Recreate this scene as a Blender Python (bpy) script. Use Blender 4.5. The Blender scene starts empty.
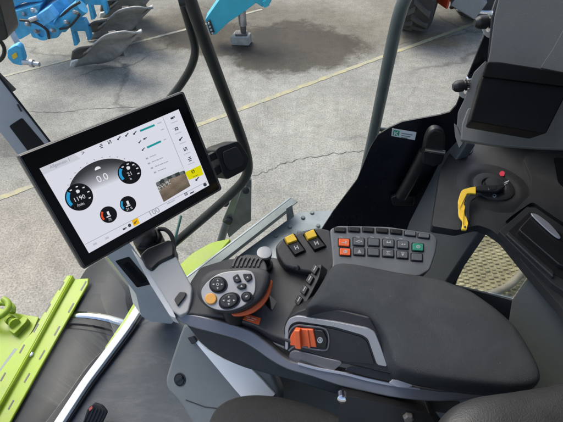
import bpy, bmesh, math, random
from mathutils import Vector as V, Matrix
random.seed(7)
sc = bpy.context.scene
COL = sc.collection
# ------------------------------------------------------------------ camera model
F, CX, CY = 425.0, 281.5, 211.0
PITCH = math.radians(47)
CAM = V((0, 0, 3.3))
FW = V((0, math.cos(PITCH), -math.sin(PITCH)))
UP = V((0, math.sin(PITCH), math.cos(PITCH)))
RT = V((1, 0, 0))
FLOOR = 1.95

def ray(px, py):
    return FW + RT * ((px - CX) / F) + UP * ((CY - py) / F)

class Pl:
    def __init__(s, p0, n):
        s.p = V(p0); s.n = V(n).normalized()
        if s.n.dot(CAM - s.p) < 0: s.n = -s.n
    def at(s, px, py, lift=0.0):
        d = ray(px, py); p = s.p + s.n * lift
        return CAM + d * ((p - CAM).dot(s.n) / d.dot(s.n))
    def up(s, h): return Pl(s.p + s.n * h, s.n)
def HZ(z): return Pl((0, 0, z), (0, 0, 1))
def VY(y): return Pl((0, y, 0), (0, -1, 0))
def P3(a, b, c): return Pl(a, (V(b) - V(a)).cross(V(c) - V(a)))
def facing(a, b):
    a, b = V(a), V(b); d = (b - a).normalized(); m = (a + b) / 2
    n = CAM - m; n -= d * n.dot(d)
    return Pl(a, n)
def at_t(px, py, t): return CAM + ray(px, py) * t

# ------------------------------------------------------------------ outline helpers (2-D or 3-D points)
def rnd(pts, r, n=4):
    out = []; N = len(pts); T = type(pts[0])
    P = [V(p) if len(p) == 3 else V((p[0], p[1], 0)) for p in pts]
    for i in range(N):
        a, b, c = P[i - 1], P[i], P[(i + 1) % N]
        ra = min(r, (a - b).length * .48); rc = min(r, (c - b).length * .48)
        if ra < 1e-6 or rc < 1e-6: out.append(b.copy()); continue
        s = b + (a - b).normalized() * ra; e = b + (c - b).normalized() * rc
        for k in range(n + 1):
            t = k / n; out.append(s * (1 - t) ** 2 + b * 2 * t * (1 - t) + e * t * t)
    if len(pts[0]) == 2: return [(p.x, p.y) for p in out]
    return out
def ell(cx, cy, rx, ry, ang=0, n=28, a0=0, a1=360):
    c, s = math.cos(math.radians(ang)), math.sin(math.radians(ang)); o = []
    full = abs(a1 - a0) >= 360
    for k in range(n if full else n + 1):
        t = math.radians(a0 + (a1 - a0) * k / n)
        x, y = rx * math.cos(t), ry * math.sin(t)
        o.append((cx + x * c - y * s, cy + x * s + y * c))
    return o
def rect(cx, cy, w, h, ang=0, sk=0):
    c, s = math.cos(math.radians(ang)), math.sin(math.radians(ang))
    c2, s2 = math.cos(math.radians(ang + 90 + sk)), math.sin(math.radians(ang + 90 + sk))
    return [(cx + a * w / 2 * c + b * h / 2 * c2, cy + a * w / 2 * s + b * h / 2 * s2) for a, b in ((-1, -1), (1, -1), (1, 1), (-1, 1))]
def band(path, w0, w1=None):
    """strip outline around a pixel path"""
    w1 = w0 if w1 is None else w1; L = []; R = []; n = len(path)
    for i, p in enumerate(path):
        a = path[max(i - 1, 0)]; b = path[min(i + 1, n - 1)]
        d = V((b[0] - a[0], b[1] - a[1])); d.normalize(); w = w0 + (w1 - w0) * i / (n - 1)
        L.append((p[0] - d.y * w / 2, p[1] + d.x * w / 2)); R.append((p[0] + d.y * w / 2, p[1] - d.x * w / 2))
    return L + R[::-1]
def crv(pts, n=6):
    """Catmull-Rom through points"""
    P = [V(p) for p in pts]; out = []
    for i in range(len(P) - 1):
        p0 = P[max(i - 1, 0)]; p1 = P[i]; p2 = P[i + 1]; p3 = P[min(i + 2, len(P) - 1)]
        for k in range(n):
            t = k / n
            out.append(.5 * ((2 * p1) + (p2 - p0) * t + (2 * p0 - 5 * p1 + 4 * p2 - p3) * t * t + (3 * p1 - p0 - 3 * p2 + p3) * t ** 3))
    out.append(P[-1]); return out
def crv2(pts, n=6): return [(p.x, p.y) for p in crv([(a, b, 0) for a, b in pts], n)]

# ------------------------------------------------------------------ materials
MATS = {}
def mat(name, col, rough=.5, metal=0, bump=0, bscale=400, var=0, vscale=6, spec=.5, col2=None, coat=0, dust=0, streak=None):
    if name in MATS: return MATS[name]
    m = bpy.data.materials.new(name); m.use_nodes = True
    nt = m.node_tree; b = nt.nodes['Principled BSDF']
    b.inputs['Base Color'].default_value = (*col, 1); b.inputs['Roughness'].default_value = rough
    b.inputs['Metallic'].default_value = metal; b.inputs['Specular IOR Level'].default_value = spec
    if coat: b.inputs['Coat Weight'].default_value = coat; b.inputs['Coat Roughness'].default_value = .08
    tc = nt.nodes.new('ShaderNodeTexCoord')
    if var or col2:
        nz = nt.nodes.new('ShaderNodeTexNoise'); nz.inputs['Scale'].default_value = vscale; nz.inputs['Detail'].default_value = 8; nz.inputs['Roughness'].default_value = .65
        nt.links.new(tc.outputs['Object'], nz.inputs['Vector'])
        rp = nt.nodes.new('ShaderNodeValToRGB')
        c2 = col2 or tuple(min(1, c * (1 + var)) for c in col); c1 = col if col2 else tuple(c * (1 - var) for c in col)
        rp.color_ramp.elements[0].position = .35; rp.color_ramp.elements[0].color = (*c1, 1)
        rp.color_ramp.elements[1].position = .68; rp.color_ramp.elements[1].color = (*c2, 1)
        nt.links.new(nz.outputs['Fac'], rp.inputs['Fac']); nt.links.new(rp.outputs['Color'], b.inputs['Base Color'])
        mr = nt.nodes.new('ShaderNodeMapRange'); mr.inputs['From Min'].default_value = .3; mr.inputs['From Max'].default_value = .7
        mr.inputs['To Min'].default_value = max(.03, rough - .1); mr.inputs['To Max'].default_value = min(1, rough + .1)
        nt.links.new(nz.outputs['Fac'], mr.inputs['Value']); nt.links.new(mr.outputs['Result'], b.inputs['Roughness'])
    if dust:
        src = b.inputs['Base Color'].links[0].from_socket if b.inputs['Base Color'].links else None
        def mixin(fac, c, src):
            x = nt.nodes.new('ShaderNodeMix'); x.data_type = 'RGBA'; nt.links.new(fac, x.inputs[0])
            if src: nt.links.new(src, x.inputs[6])
            else: x.inputs[6].default_value = (*col, 1)
            x.inputs[7].default_value = (*c, 1); nt.links.new(x.outputs[2], b.inputs['Base Color']); return x.outputs[2]
        # broad dusty film
        f1 = nt.nodes.new('ShaderNodeTexNoise'); f1.inputs['Scale'].default_value = 9; f1.inputs['Detail'].default_value = 7; f1.inputs['Roughness'].default_value = .7; f1.inputs['Distortion'].default_value = .6
        if streak:
            mp = nt.nodes.new('ShaderNodeMapping'); mp.inputs['Scale'].default_value = streak; mp.inputs['Rotation'].default_value = (0, 0, .5); nt.links.new(tc.outputs['Object'], mp.inputs['Vector']); nt.links.new(mp.outputs[0], f1.inputs['Vector'])
        else: nt.links.new(tc.outputs['Object'], f1.inputs['Vector'])
        r1 = nt.nodes.new('ShaderNodeMapRange'); r1.inputs['From Min'].default_value = .48; r1.inputs['From Max'].default_value = .8; r1.inputs['To Max'].default_value = dust
        nt.links.new(f1.outputs['Fac'], r1.inputs['Value']); src = mixin(r1.outputs[0], (.17, .175, .178), src)
        # grit: sparse small grains
        vo = nt.nodes.new('ShaderNodeTexVoronoi'); vo.inputs['Scale'].default_value = 130; nt.links.new(tc.outputs['Object'], vo.inputs['Vector'])
        th = nt.nodes.new('ShaderNodeMath'); th.operation = 'LESS_THAN'; th.inputs[1].default_value = .09; nt.links.new(vo.outputs['Distance'], th.inputs[0])
        sel = nt.nodes.new('ShaderNodeSeparateColor'); nt.links.new(vo.outputs['Color'], sel.inputs[0])
        t2 = nt.nodes.new('ShaderNodeMath'); t2.operation = 'GREATER_THAN'; t2.inputs[1].default_value = .86; nt.links.new(sel.outputs[0], t2.inputs[0])
        mu = nt.nodes.new('ShaderNodeMath'); mu.operation = 'MULTIPLY'; nt.links.new(th.outputs[0], mu.inputs[0]); nt.links.new(t2.outputs[0], mu.inputs[1])
        m3 = nt.nodes.new('ShaderNodeMath'); m3.operation = 'MULTIPLY'; m3.inputs[1].default_value = min(1, dust * 2.2); nt.links.new(mu.outputs[0], m3.inputs[0])
        mixin(m3.outputs[0], (.26, .26, .25), src)
    if bump:
        n2 = nt.nodes.new('ShaderNodeTexNoise'); n2.inputs['Scale'].default_value = bscale; n2.inputs['Detail'].default_value = 3
        nt.links.new(tc.outputs['Object'], n2.inputs['Vector'])
        bp = nt.nodes.new('ShaderNodeBump'); bp.inputs['Strength'].default_value = bump; bp.inputs['Distance'].default_value = .002
        nt.links.new(n2.outputs['Fac'], bp.inputs['Height']); nt.links.new(bp.outputs['Normal'], b.inputs['Normal'])
    MATS[name] = m; return m
PAD = mat('pad_plastic', (.025, .030, .035), .37, bump=.8, bscale=1500, var=.22, vscale=7, dust=.2)
DARK = mat('dark_plastic', (.024, .025, .027), .42, bump=.35, bscale=1300, var=.18, vscale=12, dust=.14)
TRAY = mat('tray_plastic', (.036, .036, .038), .44, bump=.35, bscale=1300, var=.16, vscale=14, dust=.25)
CONS = mat('console_plastic', (.0125, .0145, .0165), .48, bump=.4, bscale=1200, var=.18, vscale=10, dust=.12)
BLK = mat('black_plastic', (.009, .009, .010), .42, bump=.1, bscale=900, dust=.05)
BLKG = mat('black_gloss', (.004, .004, .005), .10)
NAVY = mat('window_print', (.003, .0035, .008), .3, var=.2, vscale=9)
RUB = mat('black_rubber', (.014, .014, .015), .6, bump=.2, bscale=600, var=.2, vscale=20, dust=.12)
MID = mat('mid_grey_plastic', (.145, .16, .165), .42, bump=.25, bscale=1100, var=.10, vscale=8, dust=.12)
MID2 = mat('keypad_grey', (.13, .143, .152), .45, bump=.25, bscale=1100, var=.10, vscale=14, dust=.1)
LGT = mat('light_grey_plastic', (.40, .40, .38), .45, bump=.2, bscale=1000, var=.07, vscale=8)
LGT2 = mat('warm_grey_plastic', (.60, .605, .59), .48, bump=.25, bscale=1000, var=.08, vscale=8)
TRIM = mat('pillar_trim_plastic', (.115, .12, .116), .5, bump=.3, bscale=900, var=.10, vscale=8, dust=.06)
SILV = mat('silver_paint', (.42, .43, .46), .34, .45, var=.06, vscale=10)
SILD = mat('dark_silver_paint', (.175, .178, .195), .33, .4, var=.08, vscale=10)
CHRM = mat('chrome', (.7, .7, .72), .15, 1)
WHT = mat('white_paint', (.80, .82, .82), .5, var=.05, vscale=10)
ORG = mat('orange_plastic', (.75, .13, .035), .45, var=.06, vscale=30)
AMB = mat('amber_button', (.62, .30, .06), .5)
YEL = mat('yellow_plastic', (.72, .47, .03), .5, var=.1, vscale=30)
GRNK = mat('green_key', (.03, .24, .15), .5)
LIME = mat('lime_paint', (.235, .335, .008), .33, bump=.2, bscale=40, var=.16, vscale=5, spec=.3, dust=.16)
LIMED = mat('lime_hose', (.24, .34, .018), .5, var=.15, vscale=15)
MAT_ = mat('floor_rubber', (.034, .046, .060), .5, bump=.22, bscale=260, var=.25, vscale=5, dust=.38, streak=(1.0, 3.2, 1))
HOOD = mat('hood_rubber', (.007, .0095, .0135), .55, var=.3, vscale=3.2, dust=.07, spec=.35)
ZINC = mat('zinc_steel', (.20, .225, .23), .45, .55, bump=.15, bscale=60, var=.2, vscale=9)
ZINCD = mat('dark_zinc_steel', (.13, .15, .15), .5, .4, bump=.15, bscale=60, var=.25, vscale=14)
RAILG = mat('grey_rail_paint', (.085, .105, .108), .4, .2, var=.15, vscale=12)
RAILB = mat('black_rail_paint', (.013, .016, .0155), .4, .1, bump=.2, bscale=80, var=.3, vscale=14)
FAB = mat('seat_fabric', (.026, .026, .027), .9, bump=.8, bscale=700, var=.35, vscale=160)
LEA = mat('seat_leather', (.022, .023, .024), .5, bump=.3, bscale=500, var=.15, vscale=20)
BLUE = mat('blue_paint', (.05, .40, .68), .45, var=.25, vscale=6, dust=.2)
TURQ = mat('turquoise_paint', (.01, .42, .56), .4, var=.10, vscale=5, coat=.2, dust=.22)
STEEL = mat('worn_steel', (.42, .42, .42), .32, .7, bump=.3, bscale=30, var=.3, vscale=5)
SHIN = mat('dark_steel', (.12, .115, .11), .5, .5, bump=.2, bscale=40, var=.3, vscale=8)
TYRE = mat('tyre_rubber', (.020, .019, .018), .8, bump=.4, bscale=60, col2=(.030, .029, .027), vscale=5)
LUG = mat('lug_rubber', (.055, .053, .05), .9, bump=.4, bscale=60, col2=(.065, .062, .058), vscale=9)
RIM = mat('rim_paint', (.24, .25, .26), .4, .3, var=.1)
RED = mat('orange_red_paint', (.62, .07, .02), .4, var=.1)
CONC = mat('concrete_block', (.36, .35, .32), .9, bump=.6, bscale=40, var=.25, vscale=10)
PLATE = mat('dusty_plate', (.36, .33, .19), .8, bump=.5, bscale=90, col2=(.16, .145, .08), vscale=16)
LABELW = mat('label_white', (.72, .75, .74), .5)
LABELG = mat('label_green', (.02, .30, .16), .5)
PRINT = mat('print_white', (.40, .42, .43), .6)
PINK = mat('print_pink', (.55, .03, .06), .6)
INK = mat('print_ink', (.03, .03, .035), .6)

def glass(name, tint, refl):
    m = bpy.data.materials.new(name); m.use_nodes = True; nt = m.node_tree; nt.nodes.clear()
    o = nt.nodes.new('ShaderNodeOutputMaterial'); t = nt.nodes.new('ShaderNodeBsdfTransparent'); g = nt.nodes.new('ShaderNodeBsdfGlossy')
    t.inputs['Color'].default_value = (*tint, 1); g.inputs['Roughness'].default_value = .02
    mx = nt.nodes.new('ShaderNodeMixShader'); lw = nt.nodes.new('ShaderNodeFresnel'); lw.inputs['IOR'].default_value = refl; hf_ = nt.nodes.new('ShaderNodeMath'); hf_.operation = 'MULTIPLY'; hf_.inputs[1].default_value = .45; nt.links.new(lw.outputs['Fac'], hf_.inputs[0])
    nt.links.new(hf_.outputs[0], mx.inputs['Fac']); nt.links.new(t.outputs[0], mx.inputs[1]); nt.links.new(g.outputs[0], mx.inputs[2])
    nt.links.new(mx.outputs[0], o.inputs['Surface']); return m
GLASS = glass('window_glass', (.97, .985, .975), 1.25)

def screen_mat():
    m = bpy.data.materials.new('screen_light'); m.use_nodes = True; nt = m.node_tree; nt.nodes.clear()
    o = nt.nodes.new('ShaderNodeOutputMaterial'); e = nt.nodes.new('ShaderNodeEmission'); a = nt.nodes.new('ShaderNodeVertexColor'); a.layer_name = 'Col'
    g = nt.nodes.new('ShaderNodeBsdfGlossy'); g.inputs['Roughness'].default_value = .12
    mx = nt.nodes.new('ShaderNodeMixShader'); mx.inputs['Fac'].default_value = .025
    e.inputs['Strength'].default_value = SCREEN_STRENGTH
    nt.links.new(a.outputs['Color'], e.inputs['Color']); nt.links.new(e.outputs[0], mx.inputs[1]); nt.links.new(g.outputs[0], mx.inputs[2])
    nt.links.new(mx.outputs[0], o.inputs['Surface']); return m
EXPOSURE = 0.95
SCREEN_STRENGTH = .9 / 2 ** EXPOSURE
SCRM = screen_mat()

# ------------------------------------------------------------------ object helpers
def tag(o, label=None, cat=None, group=None, kind=None):
    if label: o['label'] = label
    if cat: o['category'] = cat
    if group: o['group'] = group
    if kind: o['kind'] = kind
    return o
def thing(name, label, cat, loc, group=None):
    o = bpy.data.objects.new(name, None); COL.objects.link(o); o.location = loc; o.empty_display_size = .05
    return tag(o, label, cat, group)
def obj(name, bm, m, parent=None, bev=0, seg=2, ang=35, sub=0, solid=0):
    me = bpy.data.meshes.new(name)
    bmesh.ops.recalc_face_normals(bm, faces=bm.faces); bm.to_mesh(me); bm.free()
    for mm in (m if isinstance(m, (list, tuple)) else [m]): me.materials.append(mm)
    for p in me.polygons: p.use_smooth = True
    me.set_sharp_from_angle(angle=math.radians(ang))
    o = bpy.data.objects.new(name, me); COL.objects.link(o)
    if parent:
        o.parent = parent
        if parent.type == 'EMPTY': o.matrix_parent_inverse = Matrix.Translation(-V(parent.location))
    if solid:
        s = o.modifiers.new('solid', 'SOLIDIFY'); s.thickness = solid; s.offset = -1
    if bev:
        b = o.modifiers.new('bevel', 'BEVEL'); b.width = bev; b.segments = seg; b.limit_method = 'ANGLE'; b.angle_limit = math.radians(40); b.use_clamp_overlap = True
        w = o.modifiers.new('wn', 'WEIGHTED_NORMAL'); w.keep_sharp = False
    if sub:
        s = o.modifiers.new('sub', 'SUBSURF'); s.levels = sub; s.render_levels = sub
    return o
def struct(name, bm, m, label=None, cat=None, **k):
    return tag(obj(name, bm, m, **k), label, cat, kind='structure')
def B(): return bmesh.new()
def poly3(bm, top, off, mi=0):
    """solid between the 3-D outline 'top' and the same outline moved by off (vector or list)"""
    n = len(top); a = [bm.verts.new(p) for p in top]
    b = [bm.verts.new(p + (off[i] if isinstance(off, list) else off)) for i, p in enumerate(top)]
    fs = [bm.faces.new(a), bm.faces.new(b[::-1])]
    for i in range(n): fs.append(bm.faces.new((a[i], b[i], b[(i + 1) % n], a[(i + 1) % n])))
    for f in fs: f.material_index = mi
    return bm
def pz(bm, pts, pl, th, r=0, n=4, mi=0, lift=0):
    """solid whose face on plane pl has the given outline, going th behind it"""
    if r: pts = rnd(pts, r, n)
    top = [pl.at(x, y) + pl.n * lift for x, y in pts]
    return poly3(bm, top, pl.n * -th, mi)
def P(name, pts, pl, th, m, parent=None, r=0, bev=.002, lift=0, **k):
    return obj(name, pz(B(), pts, pl, th, r, lift=lift), m, parent, bev=bev, **k)
def taper(bm, pts, pl, th, inset, lift=0, r=0):
    """button like solid: outline on plane, top face scaled inwards"""
    if r: pts = rnd(pts, r)
    cx = sum(p[0] for p in pts) / len(pts); cy = sum(p[1] for p in pts) / len(pts)
    lo = [pl.at(x, y) + pl.n * lift for x, y in pts]
    c = pl.at(cx, cy) + pl.n * lift
    hi = [c + (p - c) * (1 - inset) + pl.n * th for p in lo]
    return poly3(bm, hi, [l - h for l, h in zip(lo, hi)])
def tube(bm, pts, r, n=12, smooth=6, cap=True):
    P_ = crv(pts, smooth) if smooth else [V(p) for p in pts]
    rings = []; ref = None
    for i, p in enumerate(P_):
        d = (P_[min(i + 1, len(P_) - 1)] - P_[max(i - 1, 0)]).normalized()
        if ref is None:
            ref = d.orthogonal().normalized()
        ref = (ref - d * ref.dot(d)).normalized(); s = d.cross(ref)
        rr = r(i / (len(P_) - 1)) if callable(r) else r
        rings.append([bm.verts.new(p + (ref * math.cos(a) + s * math.sin(a)) * rr) for a in [2 * math.pi * k / n for k in range(n)]])
    for a, b in zip(rings, rings[1:]):
        for k in range(n): bm.faces.new((a[k], a[(k + 1) % n], b[(k + 1) % n], b[k]))
    if cap: bm.faces.new(rings[0][::-1]); bm.faces.new(rings[-1])
    return bm
def lathe(bm, p0, ax, prof, n=24):
    """profile [(r, h)] turned round axis ax from p0"""
    ax = V(ax).normalized(); u = ax.orthogonal().normalized(); w = ax.cross(u); rings = []
    for r, h in prof:
        rings.append([bm.verts.new(V(p0) + ax * h + (u * math.cos(2 * math.pi * k / n) + w * math.sin(2 * math.pi * k / n)) * max(r, 1e-4)) for k in range(n)])
    for a, b in zip(rings, rings[1:]):
        for k in range(n): bm.faces.new((a[k], a[(k + 1) % n], b[(k + 1) % n], b[k]))
    bm.faces.new(rings[0][::-1]); bm.faces.new(rings[-1]); return bm
def obox(bm, c, ax, ay, az):
    """box by centre and half axes"""
    c, ax, ay, az = V(c), V(ax), V(ay), V(az)
    v = [bm.verts.new(c + ax * a + ay * b + az * d) for a in (-1, 1) for b in (-1, 1) for d in (-1, 1)]
    for f in ((0, 1, 3, 2), (4, 6, 7, 5), (0, 4, 5, 1), (2, 3, 7, 6), (0, 2, 6, 4), (1, 5, 7, 3)): bm.faces.new([v[i] for i in f])
    return bm
def beam(bm, a, b, w, h, up=(0, 0, 1)):
    a, b = V(a), V(b); d = (b - a); s = d.cross(V(up)).normalized(); u = s.cross(d).normalized()
    return obox(bm, (a + b) / 2, d / 2, s * w / 2, u * h / 2)
def pillow(bm, outline, n, spine, prof):
    """cushion: outline (3-D, ordered) scaled towards a spine segment, raised along n. prof [(inset 0..1, height)]"""
    a, b = spine; ab = b - a; rings = []
    for d, h in prof:
        ring = []
        for p in outline:
            t = max(0, min(1, (p - a).dot(ab) / ab.dot(ab))); q = a + ab * t
            ring.append(bm.verts.new(q + (p - q) * (1 - d) + n * h))
        rings.append(ring)
    N = len(outline)
    for r0, r1 in zip(rings, rings[1:]):
        for k in range(N): bm.faces.new((r0[k], r0[(k + 1) % N], r1[(k + 1) % N], r1[k]))
    # close the top along the spine
    top = rings[-1]; bm.faces.new(top); bm.faces.new(rings[0][::-1])
    return bm
def sheet(bm, A, Bq, n=1):
    """surface between two 3-D polylines of equal length"""
    a = [bm.verts.new(p) for p in A]; b = [bm.verts.new(p) for p in Bq]
    for i in range(len(a) - 1): bm.faces.new((a[i], a[i + 1], b[i + 1], b[i]))
    return bm
def text_mesh(txt, fn, size, bm=None, mi=0):
    """flat lettering; fn maps local text coordinates (x right, y up, in units of size) to a 3-D point"""
    cu = bpy.data.curves.new('t', 'FONT'); cu.body = txt; cu.size = size; cu.align_x = 'CENTER'; cu.align_y = 'CENTER'; cu.resolution_u = 3
    o = bpy.data.objects.new('t', cu); COL.objects.link(o)
    dg = bpy.context.evaluated_depsgraph_get(); me = bpy.data.meshes.new_from_object(o.evaluated_get(dg))
    bm = bm or B(); vs = [bm.verts.new(fn(v.co.x, v.co.y)) for v in me.vertices]; fs = []
    for p in me.polygons:
        try:
            f = bm.faces.new([vs[i] for i in p.vertices]); f.material_index = mi; fs.append(f)
        except ValueError: pass
    bpy.data.objects.remove(o); bpy.data.curves.remove(cu); bpy.data.meshes.remove(me)
    return bm, fs

# ================================================================== YARD
G = HZ(0)
def yard_mat():
    m = bpy.data.materials.new('yard_concrete'); m.use_nodes = True; nt = m.node_tree; N = nt.nodes; L = nt.links
    b = N['Principled BSDF']; tc = N.new('ShaderNodeTexCoord')
    def noise(s, d=8, r=.6, vec=None):
        n = N.new('ShaderNodeTexNoise'); n.inputs['Scale'].default_value = s; n.inputs['Detail'].default_value = d; n.inputs['Roughness'].default_value = r
        L.new(vec or tc.outputs['Object'], n.inputs['Vector']); return n
    def ramp(src, e):
        r = N.new('ShaderNodeValToRGB'); cr = r.color_ramp
        cr.elements[0].position, cr.elements[0].color = e[0][0], (*e[0][1], 1); cr.elements[1].position, cr.elements[1].color = e[-1][0], (*e[-1][1], 1)
        for p, c in e[1:-1]:
            q = cr.elements.new(p); q.color = (*c, 1)
        L.new(src, r.inputs['Fac']); return r
    def mix(a, c, fac, mode='MIX'):
        x = N.new('ShaderNodeMix'); x.data_type = 'RGBA'; x.blend_type = mode
        for s, v in (('A', a), ('B', c)):
            if isinstance(v, tuple): x.inputs[6 if s == 'A' else 7].default_value = (*v, 1)
            else: L.new(v, x.inputs[6 if s == 'A' else 7])
        if isinstance(fac, float): x.inputs[0].default_value = fac
        else: L.new(fac, x.inputs[0])
        return x.outputs[2]
    big = ramp(noise(.35, 6).outputs['Fac'], [(.3, (.222, .218, .198)), (.7, (.325, .321, .295))])
    med = ramp(noise(7, 5, .7).outputs['Fac'], [(.3, (.78, .775, .76)), (.68, (1.12, 1.11, 1.09))])
    fine = ramp(noise(55, 4, .8).outputs['Fac'], [(.36, (.58, .57, .56)), (.5, (1, 1, 1)), (.64, (1.36, 1.34, 1.30))])
    c = mix(big.outputs[0], med.outputs[0], 1.0, 'MULTIPLY'); c = mix(c, fine.outputs[0], 1.0, 'MULTIPLY')
    pat = ramp(noise(1.7, 7, .68).outputs['Fac'], [(.30, (.80, .795, .775)), (.5, (.98, .98, .975)), (.7, (1.08, 1.08, 1.07))]); c = mix(c, pat.outputs[0], 1.0, 'MULTIPLY')
    # cracks
    nd = noise(.9, 5); add = N.new('ShaderNodeVectorMath'); add.operation = 'MULTIPLY_ADD'; add.inputs[1].default_value = (1.1, 1.1, 0)
    L.new(nd.outputs['Color'], add.inputs[0]); L.new(tc.outputs['Object'], add.inputs[2])
    vo = N.new('ShaderNodeTexVoronoi'); vo.feature = 'DISTANCE_TO_EDGE'; vo.inputs['Scale'].default_value = .36; L.new(add.outputs[0], vo.inputs['Vector'])
    cr = ramp(vo.outputs['Distance'], [(.0, (1, 1, 1)), (.006, (.55, .55, .55)), (.011, (0, 0, 0))])
    pm = ramp(noise(.5, 3).outputs['Fac'], [(.42, (0, 0, 0)), (.55, (1, 1, 1))])
    crm = mix(cr.outputs[0], pm.outputs[0], 1.0, 'MULTIPLY'); crm = mix((0, 0, 0), crm, .62)
    c = mix(c, (.085, .08, .075), crm)
    # stains (centre, radii, colour, strength)
    sp = N.new('ShaderNodeSeparateXYZ'); warp = noise(1.1, 12, .72); 
    mul = N.new('ShaderNodeVectorMath'); mul.operation = 'MULTIPLY_ADD'; mul.inputs[1].default_value = (1.6, 1.6, 0)
    L.new(warp.outputs['Color'], mul.inputs[0]); sh = N.new('ShaderNodeVectorMath'); sh.operation = 'ADD'; sh.inputs[1].default_value = (-.8, -.8, 0)
    L.new(tc.outputs['Object'], sh.inputs[0]); L.new(sh.outputs[0], mul.inputs[2])
    rough = None
    for (px, py, rx, ry, colr, k, e0) in STAINS:
        g = G.at(px, py); sub = N.new('ShaderNodeVectorMath'); sub.operation = 'SUBTRACT'; sub.inputs[1].default_value = (g.x, g.y, 0); L.new(mul.outputs[0], sub.inputs[0])
        dv = N.new('ShaderNodeVectorMath'); dv.operation = 'DIVIDE'; dv.inputs[1].default_value = (rx, ry, 1); L.new(sub.outputs[0], dv.inputs[0])
        ln = N.new('ShaderNodeVectorMath'); ln.operation = 'LENGTH'; L.new(dv.outputs[0], ln.inputs[0])
        rr = ramp(ln.outputs['Value'], [(e0, (k, k, k)), (1.0, (0, 0, 0))])
        c = mix(c, mix(c, colr, 1.0, 'MULTIPLY'), rr.outputs[0])
        if rough is None:
            mr = N.new('ShaderNodeMapRange'); mr.inputs['To Min'].default_value = .92; mr.inputs['To Max'].default_value = .8; L.new(rr.outputs[0], mr.inputs['Value']); rough = mr
    L.new(c, b.inputs['Base Color']); L.new(rough.outputs[0], b.inputs['Roughness'])
    bp = N.new('ShaderNodeBump'); bp.inputs['Strength'].default_value = .35; bp.inputs['Distance'].default_value = .01
    L.new(noise(60, 4, .7).outputs['Fac'], bp.inputs['Height']); L.new(bp.outputs['Normal'], b.inputs['Normal'])
    return m
STAINS = [(294, 47, 1.15, 1.0, (.28, .25, .205), 1.0, .82), (225, 40, 1.2, .7, (.50, .47, .43), .95, .78), (330, 12, 5.0, 2.2, (.80, .78, .74), .9, .55), (262, 30, 2.6, 1.5, (.60, .575, .53), .9, .62), (110, 20, 3.4, 1.9, (.78, .77, .74), .8, .4), (170, 32, 1.5, 1.0, (.68, .65, .62), .8, .5),
          (10, 250, 1.6, 1.3, (1.06, .985, .93), .9, .3), (330, 120, 1.3, 1.0, (1.07, 1.07, 1.06), .9, .2), (62, 84, .55, .4, (.72, .71, .70), .8, .1), (434, 40, .85, .3, (.80, .64, .45), .9, .3), (490, 70, 1.2, 2.0, (.8, .78, .76), .6, .2)]
YARD = yard_mat()
bm = B(); s = 150
bm.faces.new([bm.verts.new(p) for p in ((-s, -s, 0), (s, -s, 0), (s, s, 0), (-s, s, 0))])
struct('ground', bm, YARD, 'mottled grey concrete yard with cracks and wet stains', 'ground')
# painted lines
def line_mat(nm='worn_yellow_paint', c1=(.29, .28, .22), c2=(.45, .39, .16)):
    m = mat(nm, (.50, .40, .07), .8, bump=.3, bscale=60)
    nt = m.node_tree; b = nt.nodes['Principled BSDF']; tc = nt.nodes['Texture Coordinate']
    n = nt.nodes.new('ShaderNodeTexNoise'); n.inputs['Scale'].default_value = 9; n.inputs['Detail'].default_value = 9; n.inputs['Roughness'].default_value = .75
    r = nt.nodes.new('ShaderNodeValToRGB'); r.color_ramp.elements[0].position = .43; r.color_ramp.elements[0].color = (*c1, 1)
    r.color_ramp.elements[1].position = .68; r.color_ramp.elements[1].color = (*c2, 1)
    nt.links.new(tc.outputs['Object'], n.inputs['Vector']); nt.links.new(n.outputs['Fac'], r.inputs['Fac']); nt.links.new(r.outputs['Color'], b.inputs['Base Color']); return m
LINE = line_mat(); G4 = HZ(.004)
def gline(path, w, label, m=None):
    pts = [G4.at(*p) for p in path]; bm = B(); A = []; C = []
    for a, b in zip(pts, pts[1:]):
        n = 40
        for k in range(n + (b is pts[-1])):
            p = a.lerp(b, k / n); d = (b - a).normalized(); s = V((-d.y, d.x, 0))
            A.append(p + s * (w / 2 + random.uniform(-.007, .007))); C.append(p - s * (w / 2 + random.uniform(-.007, .007)))
    sheet(bm, A, C); return struct('road_marking', bm, m or LINE, label, 'painted line')
gline([(-120, 243), (30, 186.5), (200, 124), (340, 72), (480, 21), (530, 3)], .075, 'long worn yellow line painted across the middle of the yard')
gline([(-60, 92), (0, 77), (70, 59), (150, 38.5), (262, 9)], .06, 'faint pale yellow line passing beside the plough', line_mat('faded_yellow_paint', (.27, .265, .22), (.40, .37, .24)))

CRK = mat('crack_dirt', (.115, .11, .10), .95)
def crack(path, w, label):
    pts = crv([HZ(.004).at(*p) for p in path], 10); A = []; C = []; rc = random.Random(len(path) * 7 + int(path[0][0]))
    for i, p in enumerate(pts):
        d = (pts[min(i + 1, len(pts) - 1)] - pts[max(i - 1, 0)]).normalized(); sd = V((-d.y, d.x, 0)); o_ = sd * rc.uniform(-.022, .022); ww = w * rc.uniform(.3, 1.2) * min(1, .2 + 4 * min(i, len(pts) - 1 - i) / len(pts))
        A.append(p + o_ + sd * ww / 2); C.append(p + o_ - sd * ww / 2)
    sheet(bmc, A, C)
for path, w, lab in (([(246, 178), (270, 170), (285, 163), (322, 155), (362, 151), (400, 150)], .012, 'thin dark crack crossing the concrete in front of the grey side rail'), ([(20, 111), (55, 112), (100, 108), (150, 106), (176, 100)], .010, 'hairline crack across the concrete above the monitor'), ([(72, 79), (84, 74), (100, 69), (128, 66), (150, 55)], .014, 'dark crack running from the plough mouldboard over the concrete')):
    bmc = B(); crack(path, w, lab); struct('ground_crack', bmc, CRK, lab, 'crack')

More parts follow.
